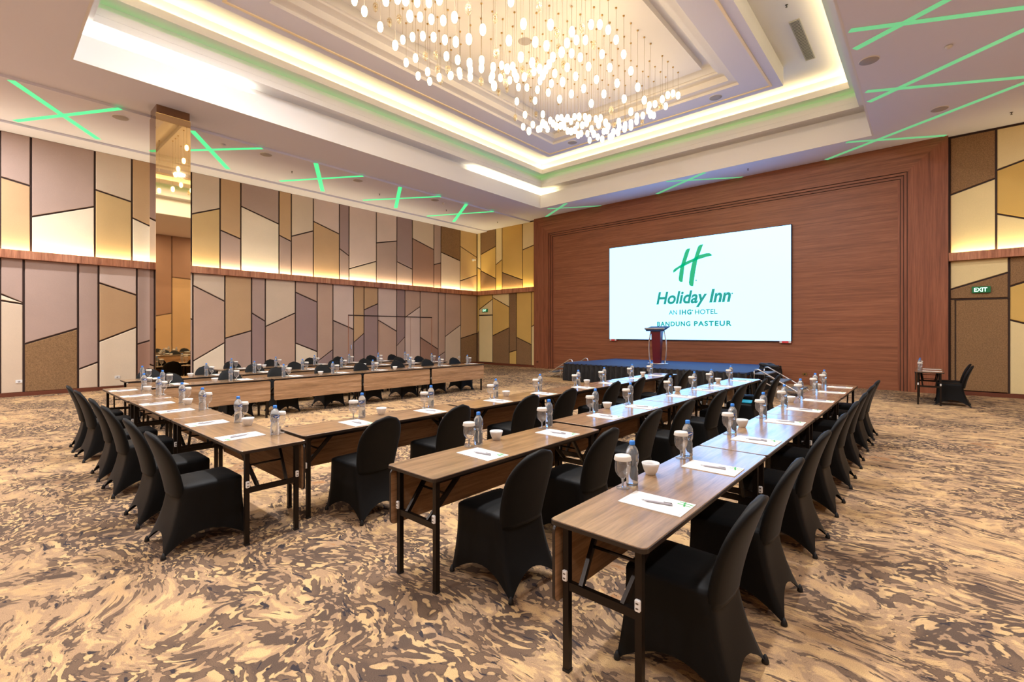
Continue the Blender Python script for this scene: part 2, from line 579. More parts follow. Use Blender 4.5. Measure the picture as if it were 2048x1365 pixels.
# ------------------------------------------------------------------ wall panel layout (s along the wall, z up; colours top to bottom)
LEFT_UPPER = [
    (0.373, 0.917, [(5.536, 5.423)], 'MT'),
    (0.917, 2.166, [(4.629, 5.143)], 'MC'),
    (2.166, 2.983, [(5.621, 5.441)], 'BG'),
    (2.983, 3.628, [(4.984, 4.719)], 'TC'),
    (3.628, 4.466, [(5.337, 5.184)], 'MB'),
    (4.466, 5.272, [(5.369, 5.7)], 'BG'),
    (5.272, 5.896, [(4.995, 4.786)], 'TM'),
    (5.896, 7.146, [(5.904, 5.507)], 'MC'),
    (7.146, 7.583, [(5.114, 4.949)], 'TM'),
    (7.583, 8.405, [(5.139, 5.467)], 'BN'),
    (8.405, 9.456, [(5.833, 5.509)], 'LT'),
    (9.456, 9.873, [(4.943, 4.7)], 'DM'),
    (9.873, 11.123, [(4.184, 4.622)], 'LB'),
    (11.123, 12.146, [(5.4, 5.627)], 'LM'),
    (12.146, 12.974, [(4.725, 4.475)], 'DM'),
    (12.974, 14.208, [(5.865, 5.518)], 'BK'),
    (14.208, 14.64, [(4.811, 4.941)], 'MK'),
    (14.64, 15.876, [(5.455, 5.176)], 'WB'),
    (15.876, 16.898, [(5.9, 5.483), (4.187, 4.58)], 'GGT'),
]
LEFT_LOWER = [
    (0.373, 0.787, [(2.602, 2.374), (2.436, 2.36)], 'MCB'),  # cream wedge is a patch of light built as a panel
    (0.787, 1.822, [(1.327, 1.741)], 'MW'),
    (1.822, 2.246, [(0.617, 0.805)], 'MB'),
    (2.246, 3.099, [(3.026, 2.722), (1.369, 1.787)], 'LTC'),
    (3.099, 3.628, [(1.279, 1.465)], 'MK'),
    (3.628, 4.507, [(2.466, 2.029)], 'BM'),
    (4.507, 5.412, [(3.12, 2.653), (0.715, 1.293)], 'BNC'),
    (5.412, 6.234, [(1.431, 1.686)], 'TM'),
    (6.234, 6.682, [(2.296, 2.013)], 'MD'),
    (6.682, 7.729, [(1.83, 2.341)], 'BN'),
    (7.729, 8.557, [(3.104, 2.775), (1.234, 0.891)], 'NDC'),
    (8.557, 9.191, [(0.509, 0.959)], 'ND'),
    (9.191, 10.075, [(2.094, 1.743)], 'LM'),
    (10.075, 10.544, [(1.21, 1.588)], 'TD'),
    (10.544, 11.2, [(2.552, 2.838)], 'TD'),
    (11.2, 12.138, [(2.151, 1.665)], 'LN'),
    (12.138, 12.578, [(1.027, 1.427)], 'DM'),
    (12.578, 13.41, [(2.285, 2.802)], 'NL'),
    (13.41, 14.474, [(1.396, 0.812)], 'NK'),
    (14.474, 14.904, [(0.465, 0.693)], 'NM'),
    (14.904, 15.91, [(1.416, 1.993)], 'NB'),
    (15.91, 16.898, [(1.315, 1.576)], 'TW'),
]
FRONT_UPPER_A = [
    (-17.538, -17.154, [(4.965, 4.853)], 'YG'),
    (-17.154, -16.098, [(5.601, 5.9), (4.785, 4.298)], 'WGW'),
    (-16.098, -15.669, [(4.983, 5.196)], 'YG'),
    (-15.669, -14.357, [(4.567, 4.106)], 'GW'),
    (-14.357, -13.649, [(5.519, 5.671)], 'YG'),
]
FRONT_LOWER_A = [
    (-17.538, -17.288, [(1.534, 1.72)], 'GW'),
    (-17.288, -16.318, [(2.773, 3.282), (2.498, 2.488)], 'GYY'),
    (-16.318, -15.199, [(3.365, 2.848), (1.444, 1.844)], 'YGW'),
    (-15.199, -14.741, [(0.649, 0.773)], 'WG'),
    (-14.741, -13.818, [(1.386, 1.043)], 'GW'),
    (-13.818, -13.59, [(1.882, 2.001)], 'GY'),
]
FRONT_UPPER_B = [
    (0.438, 1.304, [(5.265, 5.54)], 'WY'),
    (1.304, 2.045, [(5.73, 5.963), (4.636, 4.339)], 'YGY'),
    (2.045, 2.595, [(5.09, 5.39)], 'WY'),
    (2.595, 3.183, [(5.918, 5.428)], 'GY'),
]
FRONT_LOWER_B = [
    (0.438, 1.529, [(2.762, 3.136), (2.504, 2.492)], 'YWW'),
    (1.529, 2.045, [(2.775, 2.972), (1.95, 1.764)], 'WGY'),
    (2.045, 2.595, [(1.82, 2.283)], 'GW'),
    (2.595, 3.183, [(2.869, 2.374)], 'YG'),
]
GREEN_LEFT = [((-13.956, 0.452), (-16.491, 2.118)), ((-16.568, 0.607), (-13.841, 2.162)), ((-14.001, 3.606), (-16.463, 5.202)), ((-16.477, 3.232), (-13.881, 5.24)), ((-13.889, 6.773), (-16.488, 8.295)), ((-16.444, 6.782), (-13.868, 8.353)), ((-13.951, 9.859), (-16.455, 11.41)), ((-16.423, 9.892), (-13.768, 11.557)), ((-13.827, 12.93), (-16.482, 14.602)), ((-16.556, 13.119), (-13.801, 14.486))]
GREEN_MAIN = [((-12.869, 16.903), (-10.883, 15.652)), ((-11.958, 15.825), (-10.027, 16.92)), ((-7.598, 16.829), (-5.418, 15.599)), ((-6.726, 15.648), (-4.638, 16.894)), ((-2.283, 16.846), (1.618, 14.288)), ((-1.652, 15.654), (0.36, 16.847)), ((-0.989, 13.251), (1.352, 11.764)), ((-0.987, 12.631), (1.623, 14.12)), ((-0.997, 10.607), (0.421, 9.885)), ((-1.0, 9.888), (1.352, 11.128))]
SPEAKERS = [(-14.42, 2.253, 6.76), (-14.284, 5.493, 6.76), (-14.408, 8.488, 6.76), (-14.3, 11.713, 6.76), (-0.835, 11.227, 6.82), (0.209, 14.75, 6.82), (-8.992, 13.29, 8.05), (-4.339, 13.32, 8.05), (-7.003, 8.399, 8.4)]
DETECTORS = [(-14.401, 4.425, 6.76), (0.285, 11.608, 6.82), (-14.38, 12.208, 6.76)]
SPRINKLERS = [(-15.176, 6.622, 6.76), (-15.117, 12.986, 6.76), (-15.22, 9.845, 6.76), (-14.99, 15.98, 6.76), (-4.27, 16.162, 6.82), (1.485, 16.106, 6.82), (-2.222, 11.25, 8.53)]
PENDANTS = [(-7.871, 4.565, 7.72, 1), (-7.536, 4.565, 7.37, 1), (-7.536, 4.89, 7.25, 1), (-7.536, 5.215, 7.06, 1), (-8.54, 6.19, 7.53, 1), (-8.54, 6.515, 7.37, 1), (-8.54, 6.84, 7.38, 1), (-8.205, 5.865, 7.74, 1), (-7.871, 5.865, 7.66, 1), (-7.536, 5.865, 7.54, 1), (-7.202, 5.865, 7.38, 1), (-6.867, 5.865, 7.19, 1), (-6.198, 5.54, 6.73, 1), (-5.864, 5.54, 6.64, 1), (-5.529, 5.54, 6.66, 1), (-8.205, 6.19, 7.5, 1), (-8.205, 6.515, 7.34, 1), (-7.202, 6.19, 7.15, 1), (-6.867, 6.19, 6.95, 1), (-6.533, 6.19, 6.76, 1), (-8.205, 6.84, 7.35, 1), (-8.205, 7.165, 7.52, 1), (-8.54, 7.49, 7.78, 1), (-7.536, 6.84, 7.23, 1), (-7.871, 7.165, 7.41, 1), (-7.536, 7.165, 7.41, 1), (-7.202, 6.84, 7, 1), (-6.533, 6.515, 6.95, 1), (-6.867, 6.84, 7.06, 1), (-6.867, 4.565, 7.25, 1), (-6.533, 4.565, 7.13, 1), (-5.864, 4.24, 6.63, 1), (-6.867, 5.215, 7.57, 1), (-6.533, 5.215, 7.41, 1), (-5.864, 4.89, 6.98, 1), (-6.198, 4.565, 6.69, 1), (-7.202, 5.54, 7.61, 1), (-6.867, 5.54, 7.42, 1), (-6.533, 5.54, 7.25, 1), (-5.864, 5.215, 6.85, 1), (-5.195, 5.865, 7.15, 1), (-5.195, 6.19, 6.93, 1), (-4.86, 6.515, 6.93, 1), (-5.529, 6.19, 6.78, 1), (-5.195, 6.515, 6.77, 1), (-5.195, 6.84, 6.85, 1), (-4.86, 7.165, 7.12, 1), (-5.195, 7.815, 7.41, 1), (-5.195, 8.14, 7.56, 1), (-4.86, 7.815, 7.57, 1), (-4.86, 8.14, 7.73, 1), (-4.86, 8.465, 7.78, 1), (-4.86, 8.79, 7.73, 1), (-5.195, 7.49, 7.2, 1), (-4.86, 6.84, 6.6, 1), (-5.529, 8.14, 7.42, 1), (-5.529, 8.465, 7.48, 1), (-5.195, 8.79, 7.56, 1), (-4.86, 9.115, 7.57, 1), (-5.529, 6.515, 6.63, 1), (-5.529, 6.84, 6.67, 1), (-5.529, 7.49, 7.06, 1), (-5.864, 7.815, 7.18, 1), (-6.198, 8.14, 7.33, 1), (-5.864, 7.49, 6.95, 1), (-5.529, 7.165, 6.57, 1), (-6.867, 8.79, 7.58, 1), (-5.864, 8.465, 7.39, 1), (-5.529, 8.79, 7.42, 1), (-5.195, 9.115, 7.41, 1), (-4.86, 9.44, 7.35, 1), (-6.198, 8.465, 7.38, 1), (-5.864, 8.79, 7.33, 1), (-5.529, 9.115, 7.27, 1), (-5.195, 9.44, 7.2, 1), (-6.533, 8.79, 7.4, 1), (-5.529, 7.815, 6.7, 1), (-5.864, 9.115, 7.18, 1), (-5.529, 9.44, 7.07, 1), (-6.198, 9.115, 7.17, 1), (-6.867, 9.115, 7.43, 1), (-7.202, 9.115, 7.61, 1), (-7.536, 9.115, 7.78, 1), (-7.536, 8.79, 7.66, 1), (-6.533, 9.115, 7.16, 1), (-7.536, 9.44, 7.57, 1), (-7.871, 9.115, 7.54, 1), (-5.195, 9.765, 6.97, 1), (-7.202, 7.815, 7.66, 1), (-6.533, 6.84, 6.96, 1), (-5.864, 6.515, 6.54, 1), (-6.867, 7.815, 7.51, 1), (-6.533, 7.49, 7.11, 1), (-6.198, 7.165, 6.76, 1), (-6.533, 7.815, 7.16, 1), (-6.867, 7.165, 7.04, 1), (-7.536, 7.815, 7.47, 1), (-7.536, 8.14, 7.63, 1), (-7.536, 8.465, 7.7, 1), (-6.198, 6.515, 6.34, 1), (-6.533, 8.14, 7.41, 1), (-4.86, 9.765, 7.12, 1), (-4.86, 10.09, 6.95, 1), (-5.864, 9.44, 6.96, 1), (-5.195, 10.09, 6.79, 1), (-6.867, 10.74, 7.4, 1), (-6.533, 10.415, 7.15, 1), (-6.198, 9.765, 6.72, 1), (-6.533, 10.74, 7.24, 1), (-6.198, 10.415, 7.05, 1), (-5.864, 9.765, 6.58, 1), (-6.533, 10.09, 6.86, 1), (-6.867, 11.065, 7.18, 1), (-7.202, 11.065, 7.15, 1), (-7.202, 11.39, 7.25, 1), (-7.536, 12.04, 7.35, 1), (-6.198, 10.09, 6.55, 1), (-6.867, 11.39, 7.06, 1), (-6.533, 11.065, 6.81, 1), (-5.864, 10.09, 6.73, 1), (-6.867, 11.715, 7.32, 1), (-6.198, 10.74, 6.85, 1), (-6.533, 11.39, 7.26, 1), (-6.867, 12.04, 7.26, 1), (-6.198, 11.065, 6.91, 1), (-5.864, 10.415, 6.52, 1), (-5.864, 10.74, 6.97, 1), (-6.198, 11.39, 7.15, 1), (-5.529, 10.09, 6.41, 1), (-5.864, 11.065, 6.94, 1), (-6.198, 11.715, 7.31, 1), (-5.529, 10.415, 6.6, 1), (-5.864, 11.39, 7.16, 1), (-5.529, 10.74, 6.75, 1), (-5.529, 11.065, 7.11, 1), (-5.864, 11.715, 7.31, 1), (-5.529, 11.39, 7.25, 1), (-5.195, 11.065, 7.29, 1), (-5.529, 11.715, 7.5, 1), (-4.86, 10.415, 6.74, 1), (-5.195, 11.39, 7.44, 1), (-5.529, 12.04, 7.48, 1), (-4.86, 11.065, 7.33, 1), (-5.195, 12.04, 7.62, 1), (-4.86, 11.39, 7.56, 1), (-4.86, 11.715, 7.72, 1), (-4.86, 12.04, 7.79, 1), (-7.871, 9.44, 7.31, 1), (-7.536, 9.765, 7.33, 1), (-8.205, 9.765, 7.2, 1), (-7.871, 9.765, 7.16, 1), (-7.202, 8.79, 6.49, 1), (-8.205, 10.415, 7.34, 1), (-7.871, 10.09, 7.16, 1), (-6.533, 8.465, 6.37, 1), (-7.202, 9.44, 6.85, 1), (-7.871, 10.415, 7.25, 1), (-7.536, 10.09, 7.28, 1), (-7.202, 9.765, 6.99, 1), (-6.867, 9.44, 6.72, 1), (-7.536, 10.415, 7.45, 1), (-7.202, 10.09, 7.04, 1), (-6.867, 9.765, 6.95, 1), (-7.536, 10.74, 7.32, 1), (-7.202, 10.415, 7.01, 1), (-6.867, 10.09, 6.8, 1), (-6.533, 9.765, 6.64, 1), (-6.867, 10.415, 6.81, 1), (-7.871, 11.065, 7.79, 1), (-6.533, 9.44, 6.82, 1), (-7.536, 11.065, 7.58, 1), (-7.202, 10.74, 7.5, 1), (-7.536, 11.39, 7.58, 1), (-6.198, 9.44, 6.75, 1), (-8.205, 5.215, 8.09, 0), (-8.205, 5.54, 7.95, 0), (-7.871, 5.54, 7.87, 0), (-7.871, 6.19, 7.42, 0), (-7.536, 6.19, 7.31, 0), (-7.871, 6.515, 7.28, 0), (-7.536, 6.515, 7.15, 0), (-5.529, 5.215, 6.84, 0), (-8.205, 7.49, 7.75, 0), (-7.202, 7.165, 7.04, 0), (-8.54, 7.165, 7.53, 0), (-5.864, 6.19, 7.33, 0), (-4.86, 6.19, 7.08, 0), (-5.195, 7.165, 7.24, 0), (-4.86, 7.49, 7.36, 0), (-5.195, 8.465, 7.61, 0), (-5.864, 8.14, 7.67, 0), (-5.529, 5.865, 6.42, 0), (-6.198, 7.815, 7.36, 0), (-6.198, 8.79, 7.72, 0), (-6.867, 8.14, 7.58, 0), (-5.864, 7.165, 6.73, 0), (-6.867, 7.49, 7.21, 0), (-6.198, 6.84, 6.54, 0), (-8.205, 8.79, 7.77, 0), (-8.205, 9.115, 7.97, 0), (-8.205, 10.09, 8.07, 0), (-6.867, 8.465, 7.68, 0), (-5.529, 9.765, 6.82, 0), (-6.533, 11.715, 7.4, 0), (-5.864, 12.04, 7.39, 0), (-5.195, 11.715, 7.51, 0), (-8.54, 10.74, 7.98, 0), (-8.205, 9.44, 7.34, 0), (-8.205, 11.39, 7.65, 0)]
LOGO_STEM_A = [(-6.384, 4.648), (-6.479, 4.642), (-6.539, 4.603), (-6.585, 4.503), (-6.717, 4.094), (-6.771, 3.869), (-6.807, 3.588), (-6.792, 3.509), (-6.745, 3.463), (-6.663, 3.458), (-6.631, 3.716), (-6.595, 4.029), (-6.532, 4.199), (-6.451, 4.435)]
LOGO_STEM_B = [(-5.928, 4.738), (-6.03, 4.733), (-6.098, 4.69), (-6.142, 4.592), (-6.235, 4.308), (-6.321, 4.108), (-6.391, 3.766), (-6.433, 3.421), (-6.416, 3.332), (-6.356, 3.286), (-6.276, 3.281), (-6.252, 3.477), (-6.2, 3.82), (-6.132, 4.194), (-6.064, 4.376), (-5.996, 4.557)]
LOGO_BAR = [(-7.01, 3.818), (-7.007, 3.907), (-6.963, 3.957), (-6.709, 4.093), (-6.532, 4.181), (-6.235, 4.28), (-6.064, 4.369), (-5.828, 4.408), (-5.711, 4.399), (-5.652, 4.358), (-5.625, 4.305), (-5.811, 4.28), (-6.081, 4.223), (-6.321, 4.143), (-6.602, 4.03), (-6.817, 3.944), (-6.944, 3.848)]

# ------------------------------------------------------------------ floor, walls
fl = MB().box(XL - .1, XR + .1, YB - .1, YF + .1, -0.12, 0.0, M_CARPET).obj('floor')
struct(fl, 'patterned beige and brown ballroom carpet')

def frame_left(s, z, d):       # left wall: s is y, d is depth into the room
    return (XL + d, s, z)

def frame_front(s, z, d):      # front wall: s is x
    return (s, YF - d, z)

def frame_right(s, z, d):
    return (XR - d, s, z)

def panel_mesh(poly, fr, d0, d1, m, flip):
    """poly in (s,z) counter-clockwise, chamfered panel from depth d0 to d1"""
    b = 0.012
    ins = inset(poly, b)
    n = len(poly)
    v = [fr(s, z, d0) for s, z in poly] + [fr(s, z, d1 - b) for s, z in poly] + [fr(s, z, d1) for s, z in ins]
    f = [(i, (i + 1) % n, (i + 1) % n + n, i + n) for i in range(n)]
    f += [(i + n, (i + 1) % n + n, (i + 1) % n + 2 * n, i + 2 * n) for i in range(n)]
    f.append(tuple(range(2 * n, 3 * n)))
    f.append(tuple(range(n - 1, -1, -1)))
    if flip:
        f = [tuple(reversed(q)) for q in f]
    return MB().add(v, f, m)

def panels(cols, zb, zt, fr, parent, flip, gap=0.022, skip=(), nm='wall_panel'):
    for ci, (s0, s1, dg, cs) in enumerate(cols):
        edges = [(zt, zt)] + list(dg) + [(zb, zb)]
        for k, c in enumerate(cs):
            if (ci, k) in skip:
                continue
            (tl, tr), (bl, br) = edges[k], edges[k + 1]
            a, b_ = s0 + gap, s1 - gap
            w = s1 - s0
            lerp = lambda e, s: e[0] + (e[1] - e[0]) * (s - s0) / w
            g1 = gap if k > 0 else 0.0
            g0 = gap if k < len(cs) - 1 else 0.0
            poly = [(a, lerp((bl, br), a) + g0), (b_, lerp((bl, br), b_) + g0), (b_, lerp((tl, tr), b_) - g1), (a, lerp((tl, tr), a) - g1)]
            if poly[3][1] - poly[0][1] < 0.02 and poly[2][1] - poly[1][1] < 0.02:
                continue
            if poly[2][1] - poly[1][1] < 0.02:
                poly = [poly[0], (b_, poly[1][1]), poly[3]]
            panel_mesh(poly, fr, 0.0, 0.035, PAN[c], flip).obj(nm, parent)

wl = struct(MB().box(XL - .2, XL, YB - .2, YF + .2, 0, 9.0, M_GAP).obj('wall_left'), 'left wall of slanted fabric panels in mauve, beige and tan')
wf = struct(MB().box(XL, XR, YF, YF + .2, 0, 9.0, M_GAP).obj('wall_front'), 'front wall with wooden screen surround and gold fabric panels')
wr = struct(MB().box(XR, XR + .2, YB - .2, YF + .2, 0, 9.0, M_GAP).obj('wall_right'), 'right wall of tan panels')
wb = struct(MB().box(XL, XR, YB - .2, YB, 0, 9.0, M_GAP).obj('wall_back'), 'back wall of tan panels')

extraU = [(-5.0, -3.9, [(5.2, 5.6)], 'TB'), (-3.9, -2.9, [(5.6, 5.2)], 'MC'), (-2.9, -1.7, [(5.0, 5.5)], 'BM'), (-1.7, -0.8, [(5.7, 5.2)], 'TM'), (-0.8, 0.373, [(4.8, 5.3)], 'LN')]
extraL = [(-5.0, -4.0, [(1.5, 1.9)], 'MB'), (-4.0, -2.7, [(2.4, 1.9)], 'BN'), (-2.7, -1.8, [(1.2, 1.6)], 'TM'), (-1.8, -0.6, [(2.5, 2.1)], 'LM'), (-0.6, 0.373, [(1.0, 1.5)], 'NB')]
def clampl(cols, hi):
    s0, s1, d, c = cols[-1]
    return cols[:-1] + [(s0, hi, d, c)]
def clampf(cols, lo):
    s0, s1, d, c = cols[0]
    return [(lo, s1, d, c)] + cols[1:]
panels(extraU + clampl(LEFT_UPPER, YF - .03), RAIL1 - .12, ZW, frame_left, wl, False)
panels(extraL + clampl(LEFT_LOWER, YF - .03), 0.10, RAIL0, frame_left, wl, False)
gold = lambda cols: [(a, b, d, c.replace('G', 'A')) for a, b, d, c in cols]
panels(clampf(gold(FRONT_UPPER_A), XL + .04), RAIL1 - .12, ZW + .06, frame_front, wf, True)
panels(clampf(gold(FRONT_LOWER_A), XL + .04), 0.10, RAIL0, frame_front, wf, True, skip={(1, 2)})
panels(gold(FRONT_UPPER_B[:-1] + [(2.595, XR - .02, FRONT_UPPER_B[-1][2], 'GY')]), RAIL1 - .12, ZW + .06, frame_front, wf, True)
panels(gold(FRONT_LOWER_B[:-1] + [(2.595, XR - .02, FRONT_LOWER_B[-1][2], 'YG')]), 0.10, RAIL0, frame_front, wf, True, skip={(0, 2)})
RW = []
s = YB
rr = random.Random(3)
while s < YF - 0.5:
    w = rr.uniform(1.2, 2.4)
    e = min(YF - .02, s + w)
    z = rr.uniform(2.2, 4.8)
    RW.append((s, e, [(z, z + rr.uniform(-.5, .5))], rr.choice(['TK', 'NT', 'TK', 'KT'])))
    s = e
panels(RW, 0.10, ZC, frame_right, wr, True)
BW = [(a, a + 2.18, [(z, z + .4)], c) for a, z, c in [(XL + 2.18 * i, 2.0 + 0.5 * (i % 3), 'TN' if i % 2 else 'MB') for i in range(10)]]
panels(BW, 0.10, ZC, lambda s, z, d: (s, YB + d, z), wb, False)

# hidden doors
d2 = MB()
for q in (panel_mesh([(0.56, 0.12), (1.51, 0.12), (1.51, 2.475), (0.56, 2.475)], frame_front, 0, 0.04, PAN['W'], True),):
    d2 = q
door2 = struct(d2.obj('door_2'), 'brown tweed exit door flush in the front wall under the right exit sign')
panel_mesh([(0.46, 0.10), (0.545, 0.10), (0.545, 2.49), (0.46, 2.49)], frame_front, 0, 0.035, PAN['W'], True).obj('wall_panel', wf)
MB().box(0.53, 1.525, YF - .05, YF, 2.48, 2.50, M_GAP).obj('door_trim', door2)
MB().box(0.546, 0.558, YF - .05, YF, 0.1, 2.48, M_GAP).obj('door_trim', door2)
door3 = struct(panel_mesh([(-17.266, 0.12), (-16.34, 0.12), (-16.34, 2.46), (-17.266, 2.46)], frame_front, 0, 0.04, PAN['Y'], True).obj('door_3'), 'pale gold exit door flush in the front wall beside the left corner')
# double door on the left wall: only its dark frame line shows
yA, yB_ = 9.82, 14.07
d1 = struct(MB().box(XL + .03, XL + .062, yA, yB_, 2.30, 2.335, M_GAP).obj('door_1'), 'hidden double door outlined on the left panelled wall')
for yy in (yA, yB_ - .02):
    MB().box(XL + .03, XL + .05, yy, yy + .02, 0.1, 2.30, M_RAIL).obj('door_jamb', d1)
for yy in (11.24, 12.85):
    MB().box(XL + .034, XL + .042, yy, yy + .008, 0.1, 2.30, M_RAIL).obj('door_jamb', d1)
MB().box(XL + .034, XL + .075, 9.93, 9.96, 0.95, 1.12, M_CHROME).obj('door_handle', d1)

# baseboards
struct(MB().box(XL, XL + .05, YB, YF, 0, 0.10, M_BASE).obj('baseboard_left'), 'reddish wood baseboard along the left wall')
struct(MB().box(XL, -13.6, YF - .05, YF, 0, 0.10, M_BASE).obj('baseboard_front'), 'reddish wood baseboard left of the wooden screen wall')
struct(MB().box(0.42, XR, YF - .05, YF, 0, 0.10, M_BASE).obj('baseboard_front'), 'reddish wood baseboard under the right exit door')
struct(MB().box(XR - .05, XR, YB, YF, 0, 0.10, M_BASE).obj('baseboard_right'), 'wood baseboard along the right wall')
struct(MB().box(XL, XR, YB, YB + .05, 0, 0.10, M_BASE).obj('baseboard_back'), 'wood baseboard along the back wall')

# light rails: a board with a trough behind it
t1 = struct(MB().box(XL + .15, XL + .18, YB, YF - .18, RAIL0, RAIL1, M_RAIL).box(XL, XL + .15, YB, YF, RAIL0, RAIL0 + .04, M_RAIL).obj('trim_1'), 'wooden light rail with glowing cove along the left wall')
t2 = struct(MB().box(XL + .15, -13.55, YF - .18, YF - .15, RAIL0, RAIL1, M_RAIL).box(XL + .15, -13.55, YF - .15, YF, RAIL0, RAIL0 + .04, M_RAIL).obj('trim_2'), 'wooden light rail left of the screen wall')
t3 = struct(MB().box(0.42, XR, YF - .18, YF - .15, RAIL0, RAIL1, M_RAIL).box(0.42, XR, YF - .15, YF, RAIL0, RAIL0 + .04, M_RAIL).obj('trim_3'), 'wooden light rail right of the screen wall')

# wooden screen wall: outer frame, two stepped reveals, recessed field
WX0, WX1, WZ = -13.55, 0.41, ZC
IX0, IX1, IZ = -12.72, -0.41, 6.06
yo = YF - .17
def ringu(x0, x1, zt, xi0, xi1, zi, y0, y1, mv, mh, nm):
    """an inverted-U of mitred boards"""
    for poly, m in (([(x0, 0), (xi0, 0), (xi0, zi), (x0, zt)], mv), ([(xi1, 0), (x1, 0), (x1, zt), (xi1, zi)], mv), ([(xi0, zi), (xi1, zi), (x1, zt), (x0, zt)], mh)):
        v = [(x, y1, z) for x, z in poly] + [(x, y0, z) for x, z in poly]
        f = [(0, 1, 2, 3), (7, 6, 5, 4)] + [(i, i + 4, (i + 1) % 4 + 4, (i + 1) % 4) for i in range(4)]
        MB().add(v, [tuple(reversed(q)) for q in f], m).obj(nm, wf)
ringu(WX0, WX1, WZ, IX0, IX1, IZ, yo, YF, M_WOODV, M_WOODH, 'wood_frame_board')
st = [(0.0, .0), (.075, .04), (.15, .08), (.215, .11)]
for i in range(3):
    o0, d0 = st[i]
    o1, d1_ = st[i + 1]
    ringu(IX0 + o0, IX1 - o0, IZ - o0, IX0 + o1, IX1 - o1, IZ - o1, yo + d1_ - .005, YF, M_WOODV, M_WOODH, 'wood_reveal')
    g = 0.016
    ringu(IX0 + o0, IX1 - o0, IZ - o0, IX0 + o0 + g, IX1 - o0 - g, IZ - o0 - g, yo + d1_ - .008, YF, M_GAP, M_GAP, 'dark_groove')
MB().box(IX0 + .2, IX1 - .2, yo + .115, YF, 0, IZ - .2, M_WOODH).obj('wood_field', wf)
MB().box(WX0 + .02, IX0, yo - .02, yo + .02, 0, 0.05, M_WOODV).obj('plinth', wf)
YS = yo + .115          # face of the wooden field

# ------------------------------------------------------------------ ceiling
ce = MB()
T = 0.12
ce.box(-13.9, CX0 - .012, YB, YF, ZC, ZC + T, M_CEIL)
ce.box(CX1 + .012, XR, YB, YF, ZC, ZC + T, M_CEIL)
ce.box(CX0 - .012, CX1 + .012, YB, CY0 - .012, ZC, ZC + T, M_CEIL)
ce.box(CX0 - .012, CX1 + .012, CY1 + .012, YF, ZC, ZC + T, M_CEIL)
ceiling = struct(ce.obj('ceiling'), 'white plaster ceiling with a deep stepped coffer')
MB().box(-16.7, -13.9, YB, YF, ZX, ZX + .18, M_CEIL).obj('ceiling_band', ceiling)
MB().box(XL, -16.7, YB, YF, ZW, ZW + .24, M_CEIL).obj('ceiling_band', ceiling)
ZT = 9.0
MB().box(XL - .2, XR + .2, YB - .2, YF + .2, ZT, ZT + .1, M_PAINT).obj('roof_slab', ceiling)

def ring_profile(prof, m, nm):
    b = MB()
    rings = []
    v = []
    for d, z in prof:
        v += [(CX0 + d, CY0 + d, z), (CX1 - d, CY0 + d, z), (CX1 - d, CY1 - d, z), (CX0 + d, CY1 - d, z)]
    f = []
    for j in range(len(prof) - 1):
        for i in range(4):
            f.append((4 * j + i, 4 * j + (i + 1) % 4, 4 * j + 4 + (i + 1) % 4, 4 * j + 4 + i))
    return b.add(v, f, m).obj(nm, ceiling)

ring_profile([(-.04, ZC - .002), (0, ZC - .002), (0, 7.36), (-.03, 7.36), (-.03, 7.28), (-.18, 7.28), (-.18, 7.57), (.25, 7.57)], M_PAINT, 'coffer_tier')
ring_profile([(.25, 7.57), (.25, 7.71), (.245, 7.715), (.25, 7.72), (.25, 7.87), (.22, 7.87), (.22, 7.80), (.07, 7.80), (.07, 8.05), (.435, 8.05)], M_PAINT, 'coffer_tier')
ring_profile([(.435, 8.05), (.435, 8.226), (.405, 8.226), (.405, 8.14), (.255, 8.14), (.255, 8.53), (1.75, 8.53)], M_PAINT, 'coffer_tier')
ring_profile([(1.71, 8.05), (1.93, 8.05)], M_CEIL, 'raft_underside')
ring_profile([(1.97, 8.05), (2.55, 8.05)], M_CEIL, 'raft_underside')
ring_profile([(1.71, 8.53), (1.71, 8.05)], M_PAINT, 'raft_side')
ring_profile([(1.925, 8.05), (1.925, 8.025), (1.975, 8.025), (1.975, 8.05)], M_BEAD, 'raft_bead')
ring_profile([(2.55, 8.05), (2.55, 8.12), (2.75, 8.14), (2.75, 8.30), (2.95, 8.31), (2.95, 8.36), (3.0, 8.36), (3.0, 8.55), (3.5, 8.55)], M_PAINT, 'coffer_raft')
MB().box(CX0 + 3.25, CX1 - 3.25, CY0 + 3.25, CY1 - 3.25, 8.40, 8.56, M_PAINT).obj('coffer_centre', ceiling)

def strip_on(a, b, z, w, m, nm='green_strip'):
    a, b = Vector(a), Vector(b)
    d = (b - a).normalized()
    n = Vector((-d.y, d.x)) * w / 2
    p = [a - n, b - n, b + n, a + n]
    q = MB()
    q.prism([(x.x, x.y) for x in p], z - 0.002, z + 0.003, m)
    return q
WHERE = {0: ['%s green crossed light from the camera on the left ceiling band' % ORD[k] for k in range(5)],
         1: ['green crossed light on the ceiling before the wooden wall, left of the screen', 'green crossed light on the ceiling before the wooden wall, above the screen',
             'green crossed light on the ceiling at the right front coffer corner', 'green crossed light on the right ceiling beside the round speaker',
             'green crossed light on the right ceiling nearest the camera']}
for g, (pair, z, mm) in enumerate(((GREEN_LEFT, ZX, M_STRIP), (GREEN_MAIN, ZC, M_STRIPS))):
    for k in range(5):
        (a0, a1), (b0, b1) = pair[2 * k], pair[2 * k + 1]
        cx = sum(q[0] for q in (a0, a1, b0, b1)) / 4
        cy = sum(q[1] for q in (a0, a1, b0, b1)) / 4
        t = thing('cross_light', WHERE[g][k], 'light', (cx, cy, z), 0, 'crossed green ceiling lights')
        for (p0, p1), w, d in (((a0, a1), .13, .004), ((b0, b1), .11, .007)):
            strip_on((p0[0] - cx, p0[1] - cy), (p1[0] - cx, p1[1] - cy), -d, w, mm).obj('light_strip', t)

